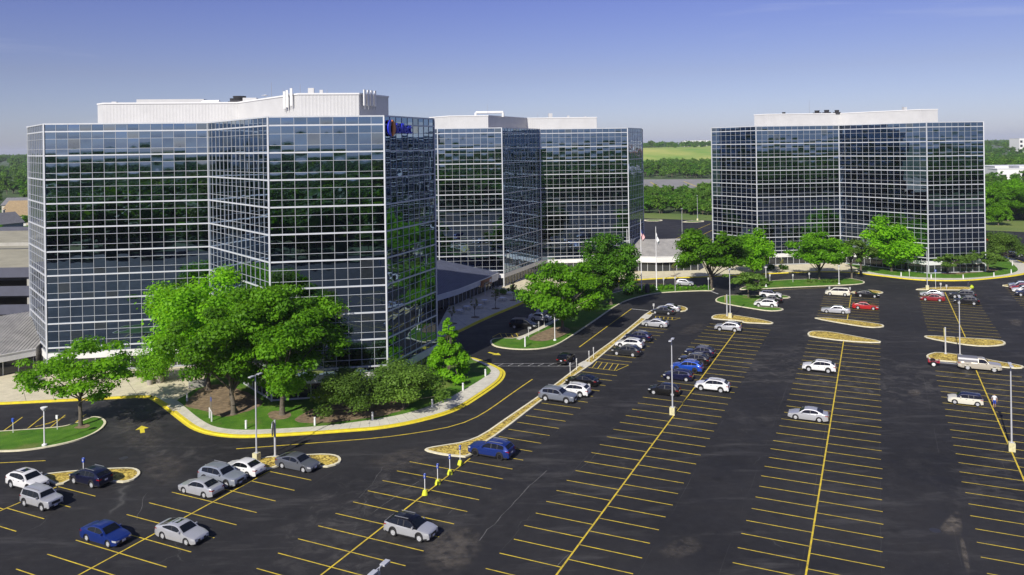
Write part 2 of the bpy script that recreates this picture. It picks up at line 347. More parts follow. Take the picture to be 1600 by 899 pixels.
def resample(pts, step, closed=False):
    q = [Vector(p[:2]) for p in pts]
    if closed: q.append(q[0])
    L = [0]
    for k in range(1, len(q)): L.append(L[-1] + (q[k] - q[k - 1]).length)
    n = max(2, int(round(L[-1] / step)) + 1); out = []; j = 0
    for i in range(n):
        t = L[-1] * i / (n - 1)
        while j < len(L) - 2 and L[j + 1] < t: j += 1
        u = (t - L[j]) / max(1e-9, L[j + 1] - L[j]); out.append(q[j].lerp(q[j + 1], min(1, u)))
    return out

# ================================================================ SETTING: ground, lot, markings
g = MB(); g.quad((-9000, -9000, -.12), (9000, -9000, -.12), (9000, 12000, -.12), (-9000, 12000, -.12)); struct(g.build('ground', 'forest_floor'))
lotp = [(-230, -28), (240, -28), (330, 175), (181, 287), (61, 357), (-40, 372), (-60, 250), (-230, 150)]
lot = MB().fill(lotp, 0).build('parking_lot', 'asphalt'); struct(lot)
vg = MB().fill([(61, 357.5), (181, 287.5), (330, 175.5), (420, 230), (190, 330), (65, 385), (-40, 392), (-40, 372.5)], -.03).build('verge', 'grass_far'); struct(vg)
UU = Vector((math.cos(R_(65)), math.sin(R_(65)))); VV = Vector((math.cos(R_(-25)), math.sin(R_(-25))))
def uv(x, y): p = P(x, y); q = Vector((p.x, p.y)); return q.dot(UU), q.dot(VV)
unit = MB().quad((0, -.5, 0), (1, -.5, 0), (1, .5, 0), (0, .5, 0)).mesh('painted_line', 'line_paint')
unitw = MB().quad((0, -.5, 0), (1, -.5, 0), (1, .5, 0), (0, .5, 0)).mesh('painted_line_white', 'white_paint')
def line(a, b, w=.11, z=.004, me=None, name='parking_line'):
    a, b = Vector(a[:2]), Vector(b[:2]); d = b - a
    return mo(name, me or unit, lot, (a.x, a.y, z), (0, 0, math.atan2(d.y, d.x)), (d.length, w, 1))
def uvp(u, v): return UU * u + VV * v
STALL, SLEN = 2.578, 5.55
def row(cen, uphase_l, uphase_r, u0, u1, left=None, right=None, centre=True):
    """cen: v of the centre line; stalls to either side between u0 and u1"""
    if centre: line(uvp(u0, cen), uvp(u1, cen), .15, .008, name='row_line')
    for ph, rg, s in ((uphase_l, left, -1), (uphase_r, right, 1)):
        if rg is None: continue
        a, b = rg; k = math.ceil((a - ph) / STALL)
        while ph + k * STALL <= b:
            u = ph + k * STALL; c0 = cen + s * .09; line(uvp(u, c0), uvp(u, cen + s * (SLEN + rng.uniform(-.1, .1))), .105); k += 1
U_LOW = 28.0
c1 = uv(0, 798.5)[1]; e = uv(88, 761)[0]; row(c1, uv(31, 774)[0], uv(13.5, 795)[0], U_LOW, e, (U_LOW, e - 4), (U_LOW, e + .3))
c2 = uv(142.7, 888)[1]; e = uv(422, 737)[0]; row(c2, uv(334, 785)[0], uv(334, 785)[0], U_LOW, e + .6, (U_LOW, e - 3), (U_LOW, e + .3))
c3 = uv(661, 774)[1]; p3 = uv(638.5, 721.3)[0]; e3 = uv(732, 716)[0]; e3b = uv(1000, 508)[0]
hat = (uv(920, 574)[0] - .2, uv(930, 568)[0] + 1.0)
row(c3, p3, p3, U_LOW, e3, (U_LOW, p3 + .2), (U_LOW, hat[0] - .4))
row(c3, p3, p3, 0, 0, None, (hat[1] + .5, e3b - .5), centre=False)
cA = uv(1003, 717)[1]; eA = uv(1157, 505.5)[0]; row(cA, uv(891, 862)[0], uv(885, 873.5)[0], U_LOW, eA, (U_LOW, eA - .4), (U_LOW, eA - 1.6))
cB = uv(1287, 726)[1]; eB = uv(1319, 532.5)[0]; row(cB, uv(1270, 811.4)[0], uv(1271.9, 821)[0], U_LOW, eB, (U_LOW, eB - .5), (U_LOW, eB - .8))
cC = uv(1558, 654)[1]; eC = uv(1527, 579)[0]; row(cC, uv(1552, 638.4)[0], uv(1556, 644)[0], U_LOW, eC, (U_LOW, eC - .2), (U_LOW, eC - 1.0))
cD = uv(1327, 480)[1]; d0, d1 = uv(1325, 503)[0], uv(1331, 461)[0]; row(cD, d0 + .8, d0 + 2.0, d0, d1, (d0 + 1.5, d1), (d0 + .5, d1 - 1))
cE = uv(1492, 491)[1]; d0, d1 = uv(1507, 527)[0], uv(1478, 457)[0]; row(cE, d0 + .8, d0 + 2.0, d0, d1, (d0 + 1, d1), (d0 + .6, d1 - 1))
cF_ = uv(1584, 466)[1] + 5.55; d0, d1 = uv(1600, 489)[0], uv(1578, 449)[0]; row(cF_, d0, d0 + 1, d0 - 4, d1, (d0 - 2, d1), (d0, d1))
# hatched no-parking bays beside the long median
def hatch(u0, u1, v0, v1, n):
    line(uvp(u0, v0), uvp(u0, v1 - .9), .11); line(uvp(u1, v0), uvp(u1, v1), .11); line(uvp(u0, v1 - .9), uvp(u1, v1), .11)
    for k in range(n):
        t = v0 + (v1 - v0 - .9) * (k + .7) / n; line(uvp(u0, t), uvp(u1, t - .45), .11, name='hatch_line')
hatch(hat[0], hat[1], c3 + .3, c3 + 5.6, 5)
hu = uv(1020, 495.5)[0]; hatch(hu - 1.1, hu + .9, c3 + .6, c3 + 5.6, 5)
# lane lines
def polyline(pts, w, z=.004, me=None, name='lane_line'):
    q = resample(chaikin([p for p in PP(pts)], 2, False), 2.5)
    A = offset(q, w / 2, False); B = offset(q, -w / 2, False); mb = MB(); strip(mb, B, A, z)
    o = mb.build(name, me or 'line_paint', lot); return o
polyline([(-30, 725), (71, 720)], .16)
polyline([(369, 701.6), (430, 697), (490, 692.5), (560, 687), (593, 684.4), (642, 678), (703.6, 668), (740, 655), (765, 640), (800, 614.6), (832, 592.7)], .17)
polyline([(905, 542.7), (945, 513), (986.7, 482.7)], .17)
polyline([(1290, 449.5), (1230, 452.5), (1180, 456)], .12)
line(P(987, 483), P(1013, 485.5), .35, me=unitw, name='stop_line'); line(P(1111, 455.5), P(1122, 459.5), .4, me=unitw, name='stop_line')
for a, b in (((771, 568.6), (899, 567.6)), ((772, 572.2), (903, 572.4))): line(P(*a), P(*b), .10, me=unitw, name='crosswalk_line')
for k in range(8):
    x = 778 + k * 15.6; line(P(x, 572), P(x + 9, 568.2), .09, me=unitw, name='crosswalk_bar')
def arrow(px, py, ang, L=2.6):
    c = P(px, py); d = Vector((math.cos(ang), math.sin(ang))); s = Vector((-d.y, d.x)); c = Vector((c.x, c.y)); h = L / 2
    pts = [c - d * h - s * .25, c + d * .1 - s * .25, c + d * .1 - s * .75, c + d * h, c + d * .1 + s * .75, c + d * .1 + s * .25, c - d * h + s * .25]
    MB().fill(pts, .006).build('lane_arrow', 'yellow_paint', lot)
arrow(222, 671, R_(118), 2.8); arrow(773, 553, R_(-42), 2.8)
# accessible stalls beside the left lawn island
for a, b in (((6, 673), (35, 652)), ((43, 670), (68, 650)), ((78, 668.5), (102, 648.5)), ((115, 663), (135, 647))): line(P(*a), P(*b), .13)
for k in range(5): line(P(50 + k * 6, 668 - k * 1.2), P(70 + k * 6 + 8, 661 - k * 2.4), .11, name='hatch_line')
for a, b in (((769, 527), (781, 521)), ((781, 521), (812, 522)), ((812, 527), (769, 527.4))): line(P(*a), P(*b), .13)
for k in range(4): line(P(781 + k * 8.5, 521), P(784.5 + k * 8.5, 527), .12, name='hatch_line')
for a, b in (((988, 446), (1000, 450)), ((996, 443.6), (1040, 444))): line(P(*a), P(*b), .13)
# long sealed crack and small ones
def crack(pts, w, m='white_paint'):
    q = resample(chaikin(PP(pts), 1, False), 1.0); q = [p + Vector((rng.uniform(-.12, .12), rng.uniform(-.12, .12))) for p in q]
    mb = MB(); ws = [w * rng.uniform(.25, 1.2) for _ in q]
    for k in range(len(q) - 1):
        d = (q[k + 1] - q[k]).normalized(); s = Vector((-d.y, d.x)); mb.quad((*(q[k] - s * ws[k]), .003), (*(q[k + 1] - s * ws[k + 1]), .003), (*(q[k + 1] + s * ws[k + 1]), .003), (*(q[k] + s * ws[k]), .003))
    o = mb.build('crack', m, lot); return o
mat('crack_dust', (.10, .098, .095), .95, var=.4, scale=3)
crack([(747, 844), (787, 804), (805, 783), (830, 758), (853, 736)], .05, 'crack_dust'); crack([(583, 801), (610, 782), (655, 752)], .035, 'crack_dust'); crack([(700, 804), (714, 793)], .03, 'crack_dust')
crack([(905, 735), (940, 702)], .02, 'crack_dust'); crack([(868, 886), (880, 871), (889, 866)], .03, 'crack_dust'); crack([(215, 812), (221, 790), (228, 770)], .02, 'crack_dust'); crack([(560, 778), (585, 752), (597, 730)], .025, 'crack_dust')
# manholes and a dusty scrape
for px, py, r in ((1461, 829, .38), (193, 716, .38)):
    c = P(px, py); MB().lathe([(r + .08, .002), (r + .08, .012), (r, .012), (r, .008), (0.001, .008)], 20, c).build('manhole_cover', 'dark_metal', lot)
def dust_mat():
    m = bpy.data.materials.new('dust'); m.use_nodes = True; N = m.node_tree; n = N.nodes; b = n['Principled BSDF']; L = N.links.new
    b.inputs['Base Color'].default_value = (.22, .19, .15, 1); b.inputs['Roughness'].default_value = .95
    tc = n.new('ShaderNodeTexCoord'); t = n.new('ShaderNodeTexNoise'); t.inputs['Scale'].default_value = .9; t.inputs['Detail'].default_value = 8; t.inputs['Roughness'].default_value = .7; L(tc.outputs['Object'], t.inputs['Vector'])
    at = n.new('ShaderNodeAttribute'); at.attribute_name = 'edge'
    ml = n.new('ShaderNodeMath'); ml.operation = 'MULTIPLY'
    r = n.new('ShaderNodeValToRGB'); r.color_ramp.elements[0].position = .38; r.color_ramp.elements[1].position = .75; L(t.outputs['Fac'], r.inputs[0]); L(r.outputs[0], ml.inputs[0]); L(at.outputs['Fac'], ml.inputs[1]); L(ml.outputs[0], b.inputs['Alpha'])
    MATS['dust'] = m
dust_mat()
def dust(pts, k=1.0, z=.0025):
    q = chaikin(PP(pts), 2); c = sum(q, Vector((0, 0))) / len(q); n = len(q); mid = [c.lerp(p, .62) for p in q]
    v = [(c.x, c.y, z)] + [(p.x, p.y, z) for p in mid] + [(p.x, p.y, z) for p in q]
    f = [(0, 1 + i, 1 + (i + 1) % n) for i in range(n)] + [(1 + i, 1 + n + i, 1 + n + (i + 1) % n, 1 + (i + 1) % n) for i in range(n)]
    me = bpy.data.meshes.new('dust_stain'); me.from_pydata(v, [], f); me.materials.append(MATS['dust'])
    at = me.attributes.new('edge', 'FLOAT', 'POINT'); at.data.foreach_set('value', [k] + [k * .8] * n + [0.0] * n)
    o = bpy.data.objects.new('dust_stain', me); link(o, lot)
dust([(655, 862), (672, 826), (740, 816), (758, 838), (750, 880), (700, 905), (662, 895)], .55)
dust([(1485, 800), (1500, 796), (1508, 836), (1490, 840), (1462, 830)], 1.0, .0055); dust([(1497, 838), (1506, 836), (1520, 899), (1508, 899)], .7)
dust([(1415, 610), (1436, 607), (1442, 618), (1420, 620)], .7); dust([(640, 790), (668, 772), (712, 776), (700, 800), (660, 806)], .4)
dust([(560, 720), (650, 690), (690, 716), (640, 740), (590, 738)], .35); dust([(1015, 862), (1080, 830), (1110, 858), (1050, 880)], .35)
dust([(1050, 520), (1100, 498), (1110, 512), (1072, 528)], .3, .0058); dust([(1570, 500), (1600, 496), (1600, 512), (1580, 510)], .5)
dust([(170, 640), (230, 630), (262, 660), (250, 720), (190, 700)], .3); dust([(205, 720), (260, 700), (310, 730), (250, 775)], .3)

# ---------------------------------------------------------------- islands
def island(pts, top, label_extra=None, kerb_m='kerb', w=.28, smooth=2, z=KH):
    q = ccw([p for p in PP(pts)]); q = ccw(chaikin(q, smooth))
    r = empty('traffic_island', (0, 0, 0), kind='structure')
    inn = offset(q, w); k = MB(); Q = q + [q[0]]; I = inn + [inn[0]]
    wall(k, Q, 0, z); strip(k, Q, I, z); k.build('kerb', kerb_m, r)
    MB().fill(inn, z - .03).build({'wood_chip': 'mulch_bed', 'lawn': 'lawn', 'soil': 'soil_bed'}[top], top, r)
    return r
I5f = [(764.5, 534.5), (769, 540.5), (779.5, 544), (805, 547), (835, 547), (857.5, 544), (872.5, 539), (887.5, 530), (902.5, 520), (917.5, 510), (932.5, 500), (947.5, 489), (962.5, 479), (977.5, 471), (992.5, 466), (1017.5, 460), (1040, 457.5), (1070, 456), (1100, 455), (1112, 455.5), (1118, 452), (1108, 449), (1060, 449), (1040, 448), (1010, 449), (985, 452), (962, 457), (930, 468), (900, 482), (874, 496), (850, 509), (809, 530), (785, 529), (770, 530)]
i5 = island(I5f, 'lawn')
I6f = [(1152, 453.5), (1170, 453), (1230, 450), (1290, 447.5), (1327, 446), (1350, 444), (1352, 441), (1342, 438), (1327, 435.5), (1300, 436), (1260, 437), (1222, 438), (1190, 441), (1165, 448)]
island(I6f, 'lawn')
island([(-60, 707), (0, 707), (30, 706), (60, 702.5), (105, 694), (135, 685), (157.5, 673.5), (166.5, 663), (165, 658), (157.5, 653), (144, 652), (130.5, 658), (112, 664.5), (90, 669), (0, 675), (-60, 679)], 'lawn')
island([(1117, 469.5), (1121, 466), (1130, 463), (1150, 461.5), (1186, 463), (1221, 461.5), (1237, 465), (1230, 467), (1187, 466.5), (1176.5, 480), (1215, 481.5), (1226, 484), (1220, 486.3), (1201, 487), (1175, 483), (1145, 478), (1119.5, 472.5)], 'lawn', smooth=1)
island([(60, 743), (114, 737), (172, 733), (205, 732), (216, 735), (220, 740), (216, 746), (207, 752), (187, 756), (121, 746.5), (92, 760.5), (78, 755)], 'wood_chip', smooth=1)
island([(398, 722), (408, 716), (440, 713.5), (480, 711.6), (510, 710.4), (528, 713), (534, 719), (530, 726), (506, 732.5), (449, 723), (431, 731.5), (413, 736)], 'wood_chip', smooth=1)
MED = [(662, 705), (668, 701), (695, 696.5), (725, 692), (753, 681), (790, 655), (840, 621), (880, 592), (925, 556), (960, 531), (990, 507), (1013, 487.5), (1030, 481), (1058, 478), (1070, 480), (1076, 484), (1070, 487.5), (1055, 487.5), (1022, 490), (1017, 494), (985, 519), (952, 547), (925, 570), (897, 589), (845, 628), (780, 679), (755, 694.5), (733, 716), (710, 714), (686, 711)]
island(MED, 'wood_chip', smooth=1)
for pl in ([(902, 571), (912, 565.5), (927, 568.5), (921, 573), (911, 576)], [(1000, 498), (1008, 491.5), (1019, 494), (1012, 500)]):
    MB().fill(PP(pl), KH + .004).build('ramp', 'sidewalk', lot)
island([(1110.5, 497), (1115, 493.5), (1124, 492), (1137.5, 492), (1160, 495), (1190, 500), (1209.5, 505), (1206, 507), (1190, 506.3), (1161, 505), (1158, 502), (1115, 499.5)], 'wood_chip', smooth=1)
island([(1270.5, 498), (1280, 497), (1305, 498.5), (1340, 502), (1377, 507.5), (1382, 510), (1380, 512), (1360, 513), (1320, 507)], 'wood_chip', smooth=1)
island([(1261, 523), (1264, 519.5), (1272, 518), (1297, 519), (1340, 527), (1377, 534), (1375, 537), (1320, 534), (1265, 527)], 'wood_chip', smooth=1)
island([(1442, 527), (1449, 525), (1505, 528.6), (1563.5, 532), (1573, 537), (1567, 540.6), (1537, 542.5), (1505, 539.5), (1462, 532)], 'wood_chip', smooth=1)
island([(1446, 558), (1451, 554), (1464, 551), (1494, 554.5), (1530, 560), (1566, 567), (1588, 570.5), (1602, 574), (1594.5, 577), (1568, 575), (1520, 569), (1467, 564.6), (1453.5, 562.5)], 'wood_chip', smooth=1)
island([(1428, 453), (1450, 450.2), (1482, 449), (1513, 449), (1519, 451.5), (1515, 454), (1480, 453.8), (1440, 453.8)], 'wood_chip', smooth=1)
island([(1563, 446.8), (1576, 445), (1620, 444.4), (1620, 448), (1576, 448.6)], 'wood_chip', smooth=1)
island([(1327, 457), (1350, 454), (1365, 454), (1378, 456.5), (1381, 458.5), (1372, 459.5), (1335, 459)], 'wood_chip', smooth=1)

# ---------------------------------------------------------------- tower footprints
A_, B_ = 15.43, 24.0
def plan(kind, x, y, phi):
    if kind == 'A': d = [(-60, A_), (0, B_), (-60, B_), (0, A_), (60, A_), (120, B_)]
    else: d = [(-60, A_), (0, A_), (60, B_), (0, B_), (60, A_), (180, 2 * A_ + B_)]
    p = Vector((x, y)); out = [p.copy()]
    for an, l in d: p = p + Vector((math.cos(R_(an + phi)), math.sin(R_(an + phi)))) * l; out.append(p.copy())
    return out
TA = plan('A', -81.58, 131.68, 9.43)
TB = plan('B', -26.74, 199.54, 5.37)
TC = plan('A', 58.21, 227.57, 5.62)
def cen(T): return sum(T, Vector((0, 0))) / len(T)

# ---------------------------------------------------------------- plazas, sidewalks, lawns around the towers
KA = [(232, 623), (243, 629), (258, 640), (270, 650), (284, 661), (296, 670), (318, 679), (350, 684), (380, 685.4), (430, 683), (490, 679.5), (550, 675), (593, 672), (654.6, 661), (716, 643), (752.5, 619.5), (784, 597.5), (791, 585), (788, 578), (775, 571.5), (760, 565), (741, 559)]
SI = [(276, 627), (285, 634), (305, 651), (318, 660), (334, 669), (370, 674), (410, 673), (470, 670), (520, 666), (593, 656), (642, 646.5), (691, 629), (740, 602), (764, 586.5), (769, 580), (757, 571), (739, 563.5)]
def kerb_run(q, name='kerb', gut=.42, top=.42, m='yellow_paint', flip=1, z=KH):
    """kerb along an open line: painted gutter, face and top; the raised side lies to the left (flip=1)"""
    a = offset(q, flip * gut, False); b = offset(q, flip * (gut + top), False); k = MB()
    if flip > 0: strip(k, q, a, .006); wall(k, a, .006, z + .005); strip(k, a, b, z + .005)
    else: strip(k, a, q, .006); wall(k, a[::-1], .006, z + .005); strip(k, b, a, z + .005)
    o = k.build(name, m); struct(o); return b
ka = resample(chaikin(PP(KA), 2, False), 1.2); kb = kerb_run(ka, 'yellow_kerb')
si = resample(chaikin(PP(SI), 2, False), 1.2)
# sidewalk slabs between kerb and lawn
sw = MB(); nS = 62
kbr = resample(kb, (sum((kb[k + 1] - kb[k]).length for k in range(len(kb) - 1))) / (nS * 4)); sir = resample(si, (sum((si[k + 1] - si[k]).length for k in range(len(si) - 1))) / (nS * 4))
n_ = min(len(kbr), len(sir)); strip(sw, kbr[:n_], sir[:n_], KH - .02); swo = struct(sw.build('sidewalk', 'joint'))
for i in range(0, n_ - 4, 4):
    s_ = MB(); A2 = kbr[i:i + 5]; B2 = sir[i:i + 5]; A2 = [a.lerp(b, .012) for a, b in zip(A2, B2)]; B2 = [b.lerp(a, .012) for a, b in zip(A2, B2)]
    A2[-1] = A2[-1].lerp(A2[-2], .08); B2[-1] = B2[-1].lerp(B2[-2], .08)
    z = KH + .002 + rng.uniform(0, .006); strip(s_, A2, B2, z); wall(s_, A2, KH - .02, z); s_.build('slab', 'sidewalk', swo)
ins = [TA[5].lerp(cen(TA), .15), TA[4].lerp(cen(TA), .2), TA[3].lerp(cen(TA), .2), TA[2].lerp(cen(TA), .3)]
lawnA = MB().fill([*si, Vector(P(700, 545)[:2]), *ins, Vector(P(311, 606)[:2])], KH - .012); struct(lawnA.build('lawn', 'lawn'))
for pl in ([(285, 636), (312, 607), (345, 600), (395, 618), (415, 632), (398, 640), (380, 647), (350, 655), (330, 648), (305, 640)], [(452, 660), (490, 638), (560, 628), (640, 625), (640, 640), (600, 652), (540, 660), (490, 664)], [(418, 648), (430, 643), (452, 645), (456, 653), (436, 659), (420, 656)], [(694, 593), (702, 590), (709, 593), (702, 597)]):
    q = chaikin(PP(pl), 2); q = [p + Vector((rng.uniform(-.12, .12), rng.uniform(-.12, .12))) for p in q]; struct(MB().fill(q, KH + .004).build('soil_bed', 'soil'))
def slabs(poly, cell, ang, name, m='slab', z=KH, base='joint'):
    po = struct(MB().fill(poly, z - .02).build(name, base))
    ca, sa = math.cos(ang), math.sin(ang); ex, ey = Vector((ca, sa)), Vector((-sa, ca))
    U = [p.dot(ex) for p in map(lambda p: Vector(p[:2]), poly)]; V = [Vector(p[:2]).dot(ey) for p in poly]; gp = .03
    for i in range(math.floor(min(U) / cell), math.ceil(max(U) / cell)):
        for j in range(math.floor(min(V) / cell), math.ceil(max(V) / cell)):
            c = [ex * (i * cell + gp) + ey * (j * cell + gp), ex * ((i + 1) * cell - gp) + ey * (j * cell + gp), ex * ((i + 1) * cell - gp) + ey * ((j + 1) * cell - gp), ex * (i * cell + gp) + ey * ((j + 1) * cell - gp)]
            r = clip_cell(poly, c)
            if len(r) < 3 or abs(area(r)) < .05: continue
            zz = z + rng.uniform(0, .006); MB().prism(ccw(r), z - .02, zz).build('slab', m, po)
    return po
KP = [(-90, 637.5), (0, 633), (51, 630.5), (141, 626), (214, 622), (232, 622.5)]
kp = resample(PP(KP), 2); kpb = kerb_run(kp[::-1][::-1], 'yellow_kerb')
slabs(ccw([*kpb, *[Vector(p[:2]) for p in PP([(247, 626.5), (263, 638), (277, 650), (284, 643), (286, 634), (276, 627), (311, 606), (320, 590)])], TA[2].lerp(cen(TA), .1), TA[1].lerp(cen(TA), .1), Vector(P(60, 566)[:2]), Vector(P(-90, 600)[:2])]), 3.2, R_(35), 'plaza')
KB = [(664, 546), (680, 538), (700, 528), (722, 518), (760, 499), (806, 480), (828, 470), (870, 454), (920, 445), (985, 439), (1040, 435.5), (1107, 433.5), (1160, 430.8), (1215, 428), (1260, 426), (1297, 425.3), (1335, 427)]
kq = resample(chaikin(PP(KB), 1, False), 2); kqb = kerb_run(kq, 'yellow_kerb')
slabs(ccw([*kqb, Vector(P(1345, 422)[:2]), TC[2].lerp(cen(TC), .1), TC[1].lerp(cen(TC), .1), Vector((62, 226)), Vector((48, 224)), TB[4].lerp(cen(TB), .1), TB[3].lerp(cen(TB), .1), TB[2].lerp(cen(TB), .1), TB[1].lerp(cen(TB), .1), Vector((-14, 165)), TA[5].lerp(cen(TA), .1)]), 4.2, R_(20), 'plaza')
KC = [(1335, 427), (1357, 430), (1380, 432.5), (1416, 437), (1442, 439), (1482, 440), (1521, 439), (1561, 435), (1587, 432), (1612, 427), (1618, 420), (1604, 412), (1590, 406), (1570, 399)]
SIC = [(1348, 423), (1372, 428.6), (1398, 431.5), (1420, 433.5), (1455.6, 435.5), (1508, 436), (1554, 432.5), (1580, 428.5), (1593, 423.6), (1586, 416), (1576, 408), (1562, 401)]
kc = resample(chaikin(PP(KC), 2, False), 1.5); kcb = kerb_run(kc, 'yellow_kerb'); sc_ = resample(chaikin(PP(SIC), 2, False), 1.5)
n2 = 41; kcr = resample(kcb, sum((kcb[k + 1] - kcb[k]).length for k in range(len(kcb) - 1)) / (n2 - 1)); scr = resample(sc_, sum((sc_[k + 1] - sc_[k]).length for k in range(len(sc_) - 1)) / (n2 - 1)); n2 = min(len(kcr), len(scr))
sw = MB(); strip(sw, kcr[:n2], scr[:n2], KH - .02); swo = struct(sw.build('sidewalk', 'joint'))
for i in range(n2 - 1):
    s_ = MB(); strip(s_, [kcr[i], kcr[i].lerp(kcr[i + 1], .975)], [scr[i], scr[i].lerp(scr[i + 1], .975)], KH + rng.uniform(.002, .008)); s_.build('slab', 'sidewalk', swo)
struct(MB().fill([*sc_, TC[5].lerp(cen(TC), .1), TC[4].lerp(cen(TC), .2), TC[3].lerp(cen(TC), .2), TC[2].lerp(cen(TC), .15)], KH - .012).build('lawn', 'lawn'))
struct(MB().fill(chaikin(PP([(1466, 429), (1482, 424), (1530, 420), (1562, 420), (1560, 425), (1520, 427), (1490, 430)]), 2), KH + .004).build('soil_bed', 'soil'))
struct(MB().fill(chaikin(PP([(823, 531), (845, 520), (868, 511), (885, 512), (895, 519), (870, 530), (850, 535), (835, 534)]), 2), KH + .003).build('soil_bed', 'soil'))
struct(MB().fill(PP([(806, 531), (850, 509.5), (876, 495.5), (880, 497), (854, 512), (812, 532.5)]), KH + .008).build('sidewalk', 'sidewalk'))
struct(MB().fill(chaikin(PP([(113, 671), (122, 667), (140, 664), (141, 669), (128, 672)]), 2), KH + .003).build('soil_bed', 'soil'))

# ================================================================ TOWERS
ZB, ST, ZR, ZT = 4.03, 3.69, 37.24, 38.33
ROWH = (.988, 1.548, 1.154)
PW = 24.0 / 14
def pane_mesh(name, w, h, bulge, n=4):
    v = []; f = []
    for j in range(n + 1):
        for i in range(n + 1):
            a, b = i / n, j / n; v.append(((a - .5) * w, -bulge * 16 * a * (1 - a) * b * (1 - b), (b - .5) * h))
    for j in range(n):
        for i in range(n): k = j * (n + 1) + i; f.append((k, k + 1, k + n + 2, k + n + 1))
    me = bpy.data.meshes.new(name); me.from_pydata(v, [], f); me.materials.append(MATS['mirror_glass']); me.polygons.foreach_set('use_smooth', [True] * len(f)); me.update(); return me
PANES = {}
def get_pane(h, k):
    key = (round(h, 3), k)
    if key not in PANES: PANES[key] = pane_mesh('pane', PW - .05, h - .05, (.006, .0035, -.004, .002, .009)[k])
    return PANES[key]
def corrugated(mb, pts, z0, z1, pitch=.5, dep=.010):
    n = len(pts)
    for k in range(n):
        a, b = Vector(pts[k]), Vector(pts[(k + 1) % n]); d = b - a; L = d.length; m = max(1, int(L / pitch)); d.normalize(); nn = Vector((d.y, -d.x)); q = []
        for i in range(m):
            t = L * i / m; s = L / m
            for fr, o in ((0, 0), (.5, 0), (.6, dep), (.9, dep)): q.append(a + d * (t + s * fr) + nn * o)
        q.append(b)
        wall(mb, q, z0, z1)
